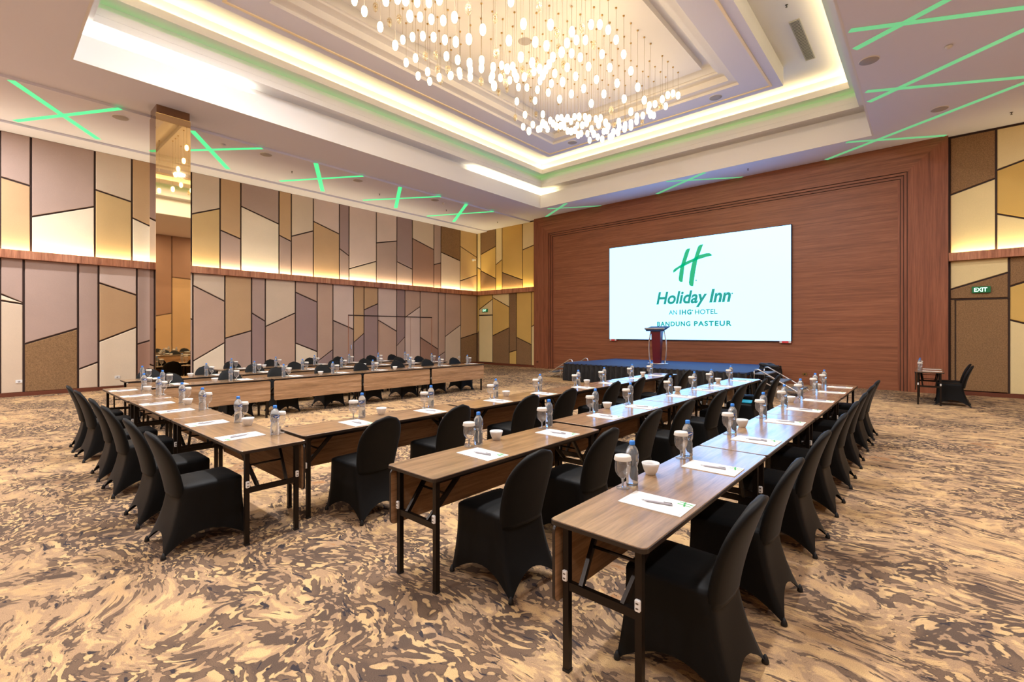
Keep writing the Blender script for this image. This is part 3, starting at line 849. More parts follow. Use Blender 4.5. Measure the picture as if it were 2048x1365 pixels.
# ------------------------------------------------------------------ mirror pillar
p = thing('mirror_pillar', 'tall square pillar clad in bronze mirror beside the left wall', 'pillar', (-13.39, 3.005, 0))
MB().box(-.27, .27, -.315, .315, 0, ZC, M_DARK).obj('pillar_core', p)
for nm, bx, m in (('mirror_panel', (.27, .29, -.335, .335), M_MIRROR), ('mirror_panel', (-.29, -.27, -.335, .335), M_MIRROR),
                  ('mirror_panel', (-.27, .27, -.335, -.315), M_MIRRORD), ('mirror_panel', (-.27, .27, .315, .335), M_MIRRORD)):
    MB().box(*bx, 0.02, ZC - .2, m).obj(nm, p)
MB().box(-.285, .285, -.33, .33, ZC - .2, ZC - .185, M_BRASS).obj('cap_trim', p)
MB().box(-.275, .275, -.32, .32, ZC - .185, ZC, M_MIRRORD).obj('pillar_neck', p)

# ------------------------------------------------------------------ seminar tables
TH = 0.745
def table_parts(Lx, W=0.50):
    hx, hy = Lx / 2, W / 2
    top = MB().prism(round_poly(-hx, hx, -hy, hy, 0.03), TH - .024, TH - .004, M_EDGE, bev=0.0)
    top.prism(inset(round_poly(-hx, hx, -hy, hy, 0.03), 0.004), TH - .004, TH, M_TOP, bev=0.002)
    parts = [('tabletop', top.mesh('tabletop'), (0, 0, 0), [])]
    mod = MB()
    pl = [(x, z) for x, z in round_poly(-hx + .02, hx - .02, 0.33, TH - .035, 0.035)]
    M = Matrix.Translation((0, hy - .005, 0)) @ Matrix.Rotation(R(90), 4, 'X')
    mod.prism(pl, 0, 0.016, M_MODEST, M, bev=0.002, mside=M_EDGE)
    parts.append(('modesty_panel', mod.mesh('modesty_panel'), (0, 0, 0), []))
    leg = MB().box(-.016, .016, -.016, .016, 0.012, TH - .024, M_LEG).box(-.018, .018, -.018, .018, 0, .014, M_DARK).mesh('leg')
    latch = MB().prism(round_poly(-.013, .013, -.026, .026, .006, 2), 0, .012, M_LATCH, Matrix.Rotation(R(-90), 4, 'Y') @ Matrix.Rotation(R(90), 4, 'Z'), bev=.003)
    latch.box(-.0135, -.012, -.006, .006, .008, .014, M_STEEL).box(-.0135, -.012, -.006, .006, -.014, -.008, M_STEEL)
    latchA = latch.mesh('latch')
    la2 = MB()
    la2.v, la2.f, la2.mi, la2.sm, la2.mats = [(-x, y, z) for x, y, z in latch.v], [tuple(reversed(q)) for q in latch.f], latch.mi, latch.sm, latch.mats
    latchB = la2.mesh('latch')
    cb = MB().box(-.013, .013, -hy + .06, hy - .06, 0.40, 0.44, M_LEG).mesh('crossbar')
    rail = MB().box(-hx + .09, hx - .09, -.012, .012, -.015, .015, M_LEG).mesh('apron_rail')
    for s in (-1, 1):
        x = s * (hx - .07)
        for sy in (-1, 1):
            y = sy * (hy - .06)
            parts.append(('leg', leg, (x, y, 0), [('latch', latchA if s < 0 else latchB, (s * .016, 0, .47))]))
        parts.append(('crossbar', cb, (x, 0, 0), []))
        br = MB()
        for sy in (-1, 1):
            br.bar((0, sy * .11, .435), (-s * .26, sy * .15, TH - .03), .02, .03, M_LEG)
        br.tube([(-s * .13, -.13, .58), (-s * .13, .13, .58)], .008, M_LEG)
        parts.append(('folding_brace', br.mesh('folding_brace'), (x, 0, 0), []))
    for sy in (-1, 1):
        parts.append(('apron_rail', rail, (0, sy * (hy - .06), TH - .04), []))
    return parts

TBL = {1.97: table_parts(1.97), 1.90: table_parts(1.90), 1.80: table_parts(1.80)}

# ------------------------------------------------------------------ stretch-covered banquet chair (faces +y)
def chair_parts():
    # plan ring: rounded square at the seat, four feet at the hem
    NS = 12                              # points per side
    seat = [(-.205, -.20), (.205, -.20), (.215, .235), (-.215, .235)]
    feet = [(-.235, -.315), (.235, -.315), (.232, .262), (-.232, .262)]
    levels = [0.0, .10, .25, .42, .60, .78, .92, 1.0]
    sk = MB()
    v, f = [], []
    N = 4 * NS
    for li, s in enumerate(levels):
        for side in range(4):
            a, b = side, (side + 1) % 4
            for k in range(NS):
                u = k / NS
                sx = seat[a][0] + (seat[b][0] - seat[a][0]) * u
                sy = seat[a][1] + (seat[b][1] - seat[a][1]) * u
                # round the seat corners a little
                edge = min(u, 1 - u)
                cr = max(0.0, 1 - edge / .14)
                sx *= 1 - .055 * cr * cr
                sy_ = .018 + (sy - .018) * (1 - .055 * cr * cr)
                fx = feet[a][0] + (feet[b][0] - feet[a][0]) * u
                fy = feet[a][1] + (feet[b][1] - feet[a][1]) * u
                bow = math.sin(math.pi * u)
                fx *= 1 - .10 * bow * (1 if side in (1, 3) else 0)
                fy *= 1 - .12 * bow * (1 if side in (0, 2) else 0)
                t = s ** 1.7
                hem = .125 * (math.sin(math.pi * u) ** .95 if 0 < u < 1 else 0)
                z = .462 + (.006 + hem - .462) * s
                waist = 1 - .035 * math.sin(math.pi * s) * (0.4 + 0.6 * bow)
                v.append(((sx + (fx - sx) * t) * waist, .018 + ((sy_ + (fy - sy_) * t) - .018) * waist, z))
        if li:
            o0, o1 = (li - 1) * N, li * N
            for i in range(N):
                j = (i + 1) % N
                f.append((o0 + j, o0 + i, o1 + i, o1 + j))
    # seat cushion on top
    o = 0
    rings = [(.985, .474), (.90, .486), (.6, .494), (.25, .496)]
    prev = list(range(N))
    for sc, z in rings:
        st_ = len(v)
        for i in range(N):
            x, y, _ = v[i]
            v.append((x * sc, .018 + (y - .018) * sc, z))
        cur = list(range(st_, st_ + N))
        for i in range(N):
            j = (i + 1) % N
            f.append((prev[i], prev[j], cur[j], cur[i]))
        prev = cur
    f.append(tuple(prev))
    sk.add(v, f, M_SPANDEX, True)
    seatm = sk.mesh('seat_cover')
    # backrest: stacked rounded sections up a leaning, slightly curved spine
    bk = MB()
    v, f = [], []
    K_, n = 18, 20
    H0, H1 = .40, .905
    for i in range(K_ + 1):
        q = i / K_
        z = H0 + (H1 - H0) * q
        if q < .52:
            w = .192 + .026 * math.sin(q / .52 * math.pi / 2)
        else:
            e = (q - .52) / .48
            w = .218 * math.sqrt(max(0.0, 1 - e ** 2.25))
        w = max(w, .012)
        th = .030 * (1 - .25 * q) + .004
        if i == K_:
            th *= .4
        yc = -.185 - .155 * q ** 1.12 + .012 * math.sin(q * math.pi)
        for k in range(n):
            a = 2 * math.pi * k / n
            ca, sa = math.cos(a), math.sin(a)
            px = w * math.copysign(abs(ca) ** .55, ca)
            bend = -.028 * (1 - (px / .22) ** 2) + .014
            py = th * math.copysign(abs(sa) ** .7, sa) + bend
            v.append((px, yc + py, z - .004 * (sa if i == K_ else 0)))
    for i in range(K_):
        for k in range(n):
            a0, b0 = i * n + k, i * n + (k + 1) % n
            f.append((a0, b0, b0 + n, a0 + n))
    f.append(tuple(range(n - 1, -1, -1)))
    f.append(tuple(K_ * n + k for k in range(n)))
    bk.add(v, f, M_SPANDEX, True)
    backm = bk.mesh('backrest_cover')
    parts = [('seat_cover', seatm, (0, 0, 0), []), ('backrest_cover', backm, (0, 0, 0), [])]
    foot = MB().lathe([(.015, 0), (.018, .005), (.016, .018), (.011, .032), (.005, .044)], M_DARK, 10).mesh('foot_pocket')
    for fx, fy in feet:
        parts.append(('foot_pocket', foot, (fx * .985, fy * .985, 0), []))
    return parts

CHAIR = chair_parts()

# ------------------------------------------------------------------ tableware
def bottle_parts():
    pr = [(.030, 0), (.034, .004), (.0355, .012), (.033, .030), (.0355, .040), (.033, .054), (.0355, .064), (.033, .078), (.035, .088),
          (.0315, .104), (.030, .112), (.033, .124), (.0365, .134), (.037, .150), (.037, .186), (.0355, .198), (.030, .214), (.021, .228), (.0145, .236), (.0140, .240)]
    body = MB().lathe(pr, M_WATER, 20).mesh('bottle_body')
    lab = MB().lathe([(.0375, .150), (.0375, .186)], M_GLASS, 20, cap0=False, cap1=False)
    for c in (0, 1):                      # the blue print: a rounded band with a pale centre on each side
        a0 = math.pi * c
        pts, fc = [], []
        n = 10
        for i in range(n + 1):
            t = -1 + 2 * i / n
            a = a0 + t * 0.85
            hh = .013 * math.sqrt(max(0.02, 1 - t * t))
            for z in (-hh, hh):
                pts.append((.0379 * math.cos(a), .0379 * math.sin(a), .168 + z))
        for i in range(n):
            fc.append((2 * i, 2 * i + 2, 2 * i + 3, 2 * i + 1))
        lab.add(pts, fc, M_LABELB, True)
        pts2 = []
        for i in range(5):
            t = -1 + 2 * i / 4
            a = a0 + t * .5
            for z in (-.0035, .0035):
                pts2.append((.0382 * math.cos(a), .0382 * math.sin(a), .168 + .004 * math.sin(t * 3) + z))
        lab.add(pts2, [(2 * i, 2 * i + 2, 2 * i + 3, 2 * i + 1) for i in range(4)], M_PAPER, True)
    labm = lab.mesh('bottle_label')
    cap = MB().lathe([(.0158, .238), (.0162, .241), (.0158, .257), (.0140, .261)], M_CAP, 16).mesh('bottle_cap')
    return [('bottle_body', body, (0, 0, 0), []), ('bottle_label', labm, (0, 0, 0), []), ('bottle_cap', cap, (0, 0, 0), [])]

def goblet_parts():
    g = MB().lathe([(.038, 0), (.038, .003), (.020, .006), (.0075, .012), (.0065, .030), (.0085, .050), (.013, .060), (.030, .074), (.042, .094), (.0455, .118), (.0445, .150), (.0415, .172)], M_GLASS, 20, cap1=False)
    stem = MB().lathe([(.0060, .004), (.0050, .03), (.0070, .052), (.004, .058)], M_WATER, 10)
    g.add(stem.v, stem.f, M_WATER, True)
    gm = g.mesh('goblet_glass')
    lid = MB().lathe([(.0495, .164), (.0500, .166), (.0460, .186), (.044, .190)], M_LID, 20).mesh('paper_cover')
    return [('goblet_glass', gm, (0, 0, 0), []), ('paper_cover', lid, (0, 0, 0), [])]

def bowl_parts():
    b = MB().lathe([(.030, 0), (.031, .004), (.034, .008), (.044, .030), (.052, .056), (.0555, .072), (.0535, .073), (.049, .056), (.040, .030), (.028, .012), (.001, .010)], M_CHINA, 24, cap1=False).mesh('bowl_shell')
    return b

BOTTLE, GOBLET, BOWL = bottle_parts(), goblet_parts(), bowl_parts()
sweet = MB().box(-.014, .014, -.009, .009, 0, .012, M_SWEET).bar((.014, 0, .006), (.022, .003, .007), .014, .002, M_SWEET).bar((-.014, 0, .006), (-.022, -.002, .007), .014, .002, M_SWEET).mesh('wrapped_sweet')

def pad_parts():
    pad = MB().box(-.108, .108, -.168, .168, 0, .004, M_PAPER).mesh('notepad_sheets')
    lg = MB()
    def stroke(pts, w):
        v, f = [], []
        for i, (x, y) in enumerate(pts):
            p0, p1 = Vector(pts[max(0, i - 1)]), Vector(pts[min(len(pts) - 1, i + 1)])
            d = (p1 - p0).normalized()
            nx, ny = -d.y * w / 2, d.x * w / 2
            v += [(x + nx, y + ny, .0045), (x - nx, y - ny, .0045)]
        for i in range(len(pts) - 1):
            f.append((2 * i, 2 * i + 1, 2 * i + 3, 2 * i + 2))
        lg.add(v, f, M_PRINT)
    stroke([(.050, -.160), (.054, -.130), (.062, -.100), (.066, -.086)], .009)
    stroke([(.078, -.164), (.082, -.134), (.090, -.104), (.095, -.088)], .009)
    stroke([(.034, -.132), (.055, -.126), (.080, -.118), (.104, -.116)], .010)
    logo = lg.mesh('printed_logo')
    tx = MB().box(-.09, -.02, .150, .153, .004, .0046, M_GREYPRINT).box(-.095, -.055, -.154, -.151, .004, .0046, M_GREYPRINT).mesh('printed_line')
    return [('notepad_sheets', pad, (0, 0, 0), [('printed_logo', logo, (0, 0, 0)), ('printed_line', tx, (0, 0, 0))])]

PAD = pad_parts()
Mp = Matrix.Rotation(R(90), 4, 'X')
pen_barrel = MB().lathe([(.0022, -.062), (.0062, -.045), (.0066, 0), (.0066, .078), (.0052, .084)], M_PEN, 8, Mp).mesh('pen_barrel')
pen_tip = MB().lathe([(.0008, -.076), (.0026, -.062)], M_STEEL, 8, Mp).mesh('pen_tip')
pen_clip = MB().box(-.002, .002, -.082, -.04, .0062, .0082, M_STEEL).mesh('pen_clip')
PEN = [('pen_barrel', pen_barrel, (0, 0, .0066), [('pen_clip', pen_clip, (0, 0, 0))]), ('pen_tip', pen_tip, (0, 0, .0066), [])]

# ------------------------------------------------------------------ rows
# key: (words for labels, where first counts from, table length, rotation, table centres, chair-centre offset,
#       bottle across-offset, seats (along), bottles (along), bowls (along))
ROWS = {
    'R1': ('rightmost table row', 'the camera', 1.97, R(90), [(-1.125, 2.815), (-1.125, 4.80), (-1.125, 6.785), (-1.125, 8.775)], -.21, .185,
           [2.36, 3.22, 4.27, 5.28, 6.28, 7.24, 8.36, 9.22], [2.56, 3.42, 4.47, 5.53, 6.51, 7.48, 8.62, 9.47], [2.83, 4.80, 6.92, 8.88]),
    'R2': ('second table row from the right', 'the camera', 1.97, R(90), [(-2.52, 2.83), (-2.632, 4.86), (-2.64, 6.85), (-2.62, 8.86)], -.33, .185,
           [2.38, 3.27, 4.34, 5.22, 6.35, 7.28, 8.35, 9.3], [2.66, 3.60, 4.62, 5.46, 6.71, 7.66, 8.40, 9.47], [2.88, 4.90, 7.0, 8.78]),
    'R3': ('third table row from the right', 'the camera', 1.97, R(90), [(-4.30, 2.85), (-4.26, 4.87), (-4.24, 6.87), (-4.24, 8.88)], -.37, .17,
           [2.38, 3.27, 4.40, 5.23, 6.40, 7.25, 8.38, 9.25], [2.68, 3.60, 4.69, 5.67, 6.69, 7.54, 8.62, 9.49], [2.92, 4.91, 6.97, 9.11]),
    'B': ('left cross row', 'the camera', 1.97, 0.0, [(-4.865, 1.565), (-6.842, 1.56), (-8.82, 1.55)], -.37, .155,
          [-4.38, -5.18, -6.27, -7.05, -8.20, -8.95], [-4.28, -5.16, -6.27, -7.09, -8.20, -9.10], [-4.93, -6.88, -8.93]),
    'L1': ('front row of the left block', 'the cross row', 1.90, R(-90), [(-9.68, 2.78), (-9.66, 4.70), (-9.65, 6.61), (-9.65, 8.53)], -.34, .07,
           [2.30, 3.29, 4.18, 5.18, 6.14, 7.17, 8.13, 9.13], [2.05, 3.08, 4.02, 5.05, 6.02, 7.06, 7.99, 8.99], [2.82, 4.78, 6.62]),
    'L2': ('middle row of the left block', 'the mirror pillar', 1.90, R(-90), [(-11.15, 2.72), (-11.15, 4.64), (-11.15, 6.56), (-11.15, 8.48)], -.34, .07,
           [2.28, 3.28, 4.26, 5.22, 6.25, 7.14, 8.27, 9.03], [2.05, 3.10, 4.02, 5.08, 6.07, 7.12, 8.10, 8.95], [2.82, 4.77, 6.7]),
    'L3': ('back row of the left block', 'the mirror pillar', 1.90, R(-90), [(-12.66, 4.70), (-12.66, 6.62), (-12.66, 8.54)], -.34, .07,
           [4.30, 5.26, 6.33, 7.20, 8.29, 9.10], [4.05, 5.08, 6.10, 7.13, 8.10, 9.08], [4.79, 6.7]),
}
rj = random.Random(11)

def place_of(key, along, across):
    """along the row, across from the table's middle towards its modesty panel"""
    _, _, _, rot, tabs, _, _, _, _, _ = ROWS[key]
    if key == 'B':
        t = min(tabs, key=lambda q: abs(q[0] - along))
        return (along, t[1] + across)
    t = min(tabs, key=lambda q: abs(q[1] - along))
    return (t[0] - across, along) if key[0] == 'R' else (t[0] + across, along)

sidepad = {'R': -1, 'B': 1, 'L': 1}
for key, (words, frm, ln, rot, tabs, coff, bac, seats, bots, bowls) in ROWS.items():
    cnt = lambda i, n, what: '%s %s from %s on the %s' % (ORD[i], what, frm, words)
    for i, (x, y) in enumerate(tabs):
        build(TBL[ln], 'folding_table', cnt(i, len(tabs), 'walnut folding table'), 'table', (x, y, 0), rot + R(rj.uniform(-.25, .25)), 'walnut folding tables of the ' + words)
    for i, s in enumerate(seats):
        x, y = place_of(key, s, coff)
        build(CHAIR, 'banquet_chair', cnt(i, len(seats), 'black-covered banquet chair'), 'chair', (x, y, 0), rot + R(rj.uniform(-3, 3)), 'black-covered chairs of the ' + words)
    for i, s in enumerate(bots):
        x, y = place_of(key, s, bac)
        build(BOTTLE, 'water_bottle', cnt(i, len(bots), 'blue-capped water bottle'), 'bottle', (x, y, TH), rot + R(rj.uniform(-50, 50)), 'water bottles on the ' + words)
        # goblet stands beside the bottle
        if key[0] == 'R':
            gx, gy = place_of(key, s - .092, bac + .012)
        elif key == 'B':
            gx, gy = place_of(key, s - .065, bac + .070)
        else:
            gx, gy = place_of(key, s + .10, bac - .01)
        build(GOBLET, 'water_goblet', cnt(i, len(bots), 'paper-covered goblet'), 'goblet', (gx, gy, TH), rj.uniform(0, 6), 'covered goblets on the ' + words)
        # notepad with pen
        if key[0] == 'R':
            pa, pc = s - .195, -.055
        elif key == 'B':
            pa, pc = s - .17, -.065
        else:
            pa, pc = s + .27, -.06
        nx, ny = place_of(key, pa, pc)
        pr = rot + R(rj.uniform(-2, 2))
        build(PAD, 'notepad', cnt(i, len(bots), 'white notepad'), 'notepad', (nx, ny, TH), pr, 'notepads on the ' + words)
        qx, qy = place_of(key, pa + rj.uniform(-.01, .012), pc + .0)
        build(PEN, 'pen', cnt(i, len(bots), 'grey pen'), 'pen', (qx, qy, TH + .004), pr + R(9 + rj.uniform(-3, 3)), 'pens on the notepads of the ' + words)
    for i, s in enumerate(bowls):
        x, y = place_of(key, s, bac + (.01 if key != 'L1' else 0))
        b = put('china_bowl', BOWL, None, (x, y, TH))
        tag(b, cnt(i, len(bowls), 'small white bowl'), 'bowl', 'white bowls on the ' + words)
sx, sy = place_of('R1', 2.83, .195)
tag(put('wrapped_sweet', sweet, None, (sx + .004, sy + .012, TH + .022), (0.35, 0.15, .4)), 'blue wrapped sweet in the bowl nearest the camera', 'sweet')
tag(MB().prism(round_poly(-.11, .11, -.15, .15, .008, 2), 0, .014, M_TEAL, bev=.002).obj('folder'), 'teal folder lying on a chair seat near the stage', 'folder')
fo = C.objects['folder']
fx, fy = place_of('R2', 8.35, -.33)
fo.location = (fx + .06, fy, .500)

# small table by the right exit door
build(TBL[1.80], 'folding_table', 'small dark folding table standing alone before the right exit door', 'table', (0.03, 14.96, 0), R(90), 'side table setting')
for i, yy in enumerate((14.50, 15.28)):
    w = 'nearer' if i == 0 else 'farther'
    build(CHAIR, 'banquet_chair', 'black-covered chair at the lone side table, the %s one' % w, 'chair', (.40, yy, 0), R(88), 'side table setting')
    build(BOTTLE, 'water_bottle', 'water bottle on the lone side table, the %s one' % w, 'bottle', (-.14, yy + .15, TH), 0.4, 'side table setting')
    build(GOBLET, 'water_goblet', 'covered goblet on the lone side table, the %s one' % w, 'goblet', (-.13, yy + .05, TH), 0, 'side table setting')
    build(PAD, 'notepad', 'white notepad on the lone side table, the %s one' % w, 'notepad', (.08, yy - .05, TH), R(90), 'side table setting')

# ------------------------------------------------------------------ stage
SX0, SX1, SY0, SY1, SZ = -9.17, -3.47, 13.10, 16.55, 0.60
sg = thing('stage', 'low stage with navy carpet top and black pleated skirt', 'stage', ((SX0 + SX1) / 2, (SY0 + SY1) / 2, 0))
hx, hy = (SX1 - SX0) / 2, (SY1 - SY0) / 2
MB().box(-hx, hx, -hy, hy, SZ - .08, SZ, M_STAGETOP).obj('stage_deck', sg)
def pleats(p0, p1, nrm, seed):
    p0, p1, nrm = Vector(p0), Vector(p1), Vector(nrm)
    n = int((p1 - p0).length / .025)
    rs = random.Random(seed)
    v, f = [], []
    ph = 0.0
    lv = (SZ - .005, SZ - .05, SZ - .10, SZ - .16, .3, .02)
    amp = (.008, .018, .030, .038, .046, .055)
    offs = []
    for i in range(n + 1):
        ph += .025 / rs.uniform(.14, .22) * 2 * math.pi
        offs.append(ph)
    for z, a in zip(lv, amp):
        for i in range(n + 1):
            q = p0 + (p1 - p0) * (i / n)
            s_ = math.sin(offs[i])
            if z == SZ - .10:
                s_ = math.sin(offs[i] + 1.2)
            q = q + nrm * (.055 + a * s_)
            v.append((q.x, q.y, z))
    for j in range(len(lv) - 1):
        for i in range(n):
            a0 = j * (n + 1) + i
            f.append((a0, a0 + n + 1, a0 + n + 2, a0 + 1))
    return MB().add(v, f, M_SKIRT, True)
pleats((-hx, -hy, 0), (hx, -hy, 0), (0, -1, 0), 1).obj('stage_skirt', sg)
pleats((hx, -hy, 0), (hx, hy, 0), (1, 0, 0), 2).obj('stage_skirt', sg)
pleats((-hx, hy, 0), (-hx, -hy, 0), (-1, 0, 0), 3).obj('stage_skirt', sg)
MB().box(-hx, hx, -hy - .06, -hy, SZ - .03, SZ + .001, M_STAGETOP).obj('stage_nosing', sg)

# bunched skirt cloth at the stage's right rear edge
bm = bmesh.new()
bmesh.ops.create_icosphere(bm, subdivisions=3, radius=0.15)
rs = random.Random(5)
for v in bm.verts:
    k = 1 + .25 * math.sin(v.co.x * 23 + 1) * math.sin(v.co.y * 19) + .18 * math.sin(v.co.z * 31 + v.co.x * 12)
    v.co = Vector((v.co.x * 1.5 * k, v.co.y * 1.1 * k, max(-.09, v.co.z * .75 * k)))
me = bpy.data.meshes.new('cloth_bundle')
bm.to_mesh(me)
bm.free()
me.materials.append(M_SKIRT)
tag(put('cloth_bundle', me, None, (-3.36, 14.75, SZ + .07)), 'bunched black cloth lying on the right edge of the stage', 'cloth')

def stairs(name, label, loc, s):
    """stage steps: descends along s*x from the origin"""
    t = thing(name, label, 'stairs', loc)
    n = 3
    for i in range(n):
        x = s * (.18 + .36 * i)
        z = SZ - .05 - .18 * i
        MB().prism(round_poly(-.15, .15, -.5, .5, .02, 2), 0, .03, M_TREAD, bev=.004).obj('tread', t).location = (x, 0, z)
    for y in (-.5, .5):
        MB().tube([(s * .02, y, SZ - .28), (s * .02, y, SZ + .02), (s * .05, y, SZ + .075), (s * .12, y, SZ + .085), (s * .2, y, SZ + .04), (s * 1.12, y, .10), (s * 1.16, y, .02)], .017, M_CHROME).obj('side_rail', t)
        MB().tube([(s * .02, y, SZ - .2), (s * .12, y, SZ - .17), (s * .95, y, .02)], .015, M_CHROME).obj('stringer', t)
    for y in (-.48, .48):
        MB().tube([(s * .55, y, .32), (s * .52, y, .0)], .014, M_CHROME).obj('prop_leg', t)
    return t
stairs('stage_stairs', 'portable steel stage steps at the left end of the stage', (SX0 - .09, 14.2, 0), -1)
stairs('stage_stairs', 'portable steel stage steps at the right end of the stage', (SX1 + .09, 13.75, 0), 1)

# ------------------------------------------------------------------ lectern
lc = thing('lectern', 'maroon lectern with curved chrome side tubes on the stage', 'lectern', (-6.62, 14.72, SZ))
MB().lathe([(.30, 0), (.31, .008), (.30, .022), (.28, .026)], M_CHROME, 32, sx=1.12, sy=.78).obj('base_plate', lc)
MB().add([(-.115, -.10, .024), (.115, -.10, .024), (.115, .02, .024), (-.115, .02, .024), (-.16, -.16, 1.06), (.16, -.16, 1.06), (.16, .06, 1.12), (-.16, .06, 1.12)],
         [(3, 2, 1, 0), (4, 5, 6, 7), (0, 1, 5, 4), (1, 2, 6, 5), (2, 3, 7, 6), (3, 0, 4, 7)], M_MAROON).obj('front_column', lc)
for s_ in (-1, 1):
    MB().tube([(s_ * .25, -.02, .02), (s_ * .285, -.02, .25), (s_ * .30, -.02, .5), (s_ * .285, -.02, .75), (s_ * .245, -.02, .98), (s_ * .21, -.02, 1.12)], .022, M_CHROME).obj('side_tube', lc)
tp = MB().add([(-.30, -.22, 1.07), (.30, -.22, 1.07), (.30, .20, 1.19), (-.30, .20, 1.19), (-.33, -.25, 1.15), (.33, -.25, 1.15), (.33, .22, 1.23), (-.33, .22, 1.23)],
              [(3, 2, 1, 0), (4, 5, 6, 7), (0, 1, 5, 4), (1, 2, 6, 5), (2, 3, 7, 6), (3, 0, 4, 7)], M_STAGETOP)
tp.obj('reading_top', lc)
MB().tube([(-.33, -.25, 1.15), (.33, -.25, 1.15)], .03, M_GREYTOP).obj('top_edge', lc)

# ------------------------------------------------------------------ LED screen
SCX0, SCX1, SCZ0, SCZ1 = -9.65, -3.22, 1.36, 5.02
YD = YS - .09
scn = thing('led_screen', 'large white LED screen with green hotel logo on the wooden wall', 'screen', ((SCX0 + SCX1) / 2, YS - .045, SCZ0))
ox, oy, oz = scn.location
MB().box(SCX0 - .02 - ox, SCX1 + .02 - ox, YD + .003 - oy, YS - oy, -.02, SCZ1 - SCZ0 + .02, M_DARK).obj('screen_housing', scn)
MB().box(SCX0 - ox, SCX1 - ox, YD - oy, YD + .01 - oy, 0, SCZ1 - SCZ0, M_SCREEN).obj('screen_face', scn)
lgm = MB()
for poly in (LOGO_STEM_A, LOGO_STEM_B, LOGO_BAR):
    pts = [(x - ox, YD - .004 - oy, z - oz) for x, z in poly]
    lgm.add(pts, [tuple(range(len(pts)))], M_LOGO)
lo = lgm.obj('printed_logo', scn)
def dot(x, z, r, m):
    pts = [(x - ox + r * math.cos(2 * math.pi * i / 10), YD - .004 - oy, z - oz + r * math.sin(2 * math.pi * i / 10)) for i in range(10)]
    MB().add(pts, [tuple(range(10))], m).obj('trade_mark_dot', scn)
dot(-6.176, 3.479, .025, M_LOGOT)
dot(-4.963, 2.95, .025, M_LOGOT)
dot(-6.304, 2.411, .025, M_LOGOT)

def text(body, x0, x1, zb, cap, m, y, parent, bold=0.0, shear=0.0, spacing=1.0, nm='lettering', frame=None):
    cu = bpy.data.curves.new(nm, 'FONT')
    cu.body = body
    cu.size = 1.0
    cu.offset = bold
    cu.shear = shear
    cu.space_character = spacing
    cu.resolution_u = 6
    tmp = bpy.data.objects.new('tmp', cu)
    C.objects.link(tmp)
    bpy.context.view_layer.update()
    me = bpy.data.meshes.new_from_object(tmp.evaluated_get(bpy.context.evaluated_depsgraph_get()))
    bpy.data.objects.remove(tmp)
    xs = [v.co.x for v in me.vertices]
    a, b = min(xs), max(xs)
    H_ = 0.70                              # cap height of the built-in face at size 1
    for v in me.vertices:
        X = x0 + (v.co.x - a) / (b - a) * (x1 - x0)
        Z = zb + v.co.y / H_ * cap
        v.co = Vector((X - parent.location.x, y - parent.location.y, Z - parent.location.z))
    me.materials.clear()
    me.materials.append(m)
    return put(nm, me, parent)

text('Holiday', -7.66, -5.79, 2.69, .44, M_LOGOT, YD - .004, scn, .028, .22)
text('Inn', -5.72, -5.00, 2.69, .44, M_LOGOT, YD - .004, scn, .035, .22)
text('AN', -7.176, -6.87, 2.28, .165, M_LOGOT, YD - .004, scn, .012)
text('IHG', -6.774, -6.34, 2.28, .165, M_LOGOT, YD - .004, scn, .04, 0, 1.25)
text('HOTEL', -6.218, -5.443, 2.275, .165, M_LOGOT, YD - .004, scn, .012)
text('BANDUNG', -7.63, -6.38, 1.86, .165, M_LOGOT, YD - .004, scn, .035, 0, 1.2)
text('PASTEUR', -6.25, -4.98, 1.86, .165, M_LOGOT, YD - .004, scn, .035, 0, 1.2)
for x0, x1, z0, z1 in ((-9.64, -9.34, 1.29, 1.355), (-3.54, -3.215, 1.29, 1.355)):
    MB().box(x0 - ox, x1 - ox, -.05, .045, z0 - oz, z1 - oz, M_TAG).obj('red_sticker', scn)
    for q in (x0, x1 - .07):
        MB().box(q - ox, q + .07 - ox, -.053, -.05, z0 + .005 - oz, z1 - .005 - oz, M_PAPER).obj('white_sticker', scn)

# ------------------------------------------------------------------ exit signs
for lab, x0, x1, z0, z1 in (('green lit exit sign above the brown door right of the screen', .86, 1.20, 2.65, 2.81), ('green lit exit sign in the left corner above the pale gold door', -16.97, -16.63, 2.65, 2.81)):
    e = thing('exit_sign', lab, 'exit sign', ((x0 + x1) / 2, YF - .075, (z0 + z1) / 2))
    w, h = (x1 - x0) / 2, (z1 - z0) / 2
    MB().box(-w, w, -.02, .035, -h, h, M_EXITG).obj('sign_box', e)
    text('EXIT', x0 + .04, x1 - .06, (z0 + z1) / 2 - .05, .10, M_EXITW, YF - .075 - .022, e, .02)

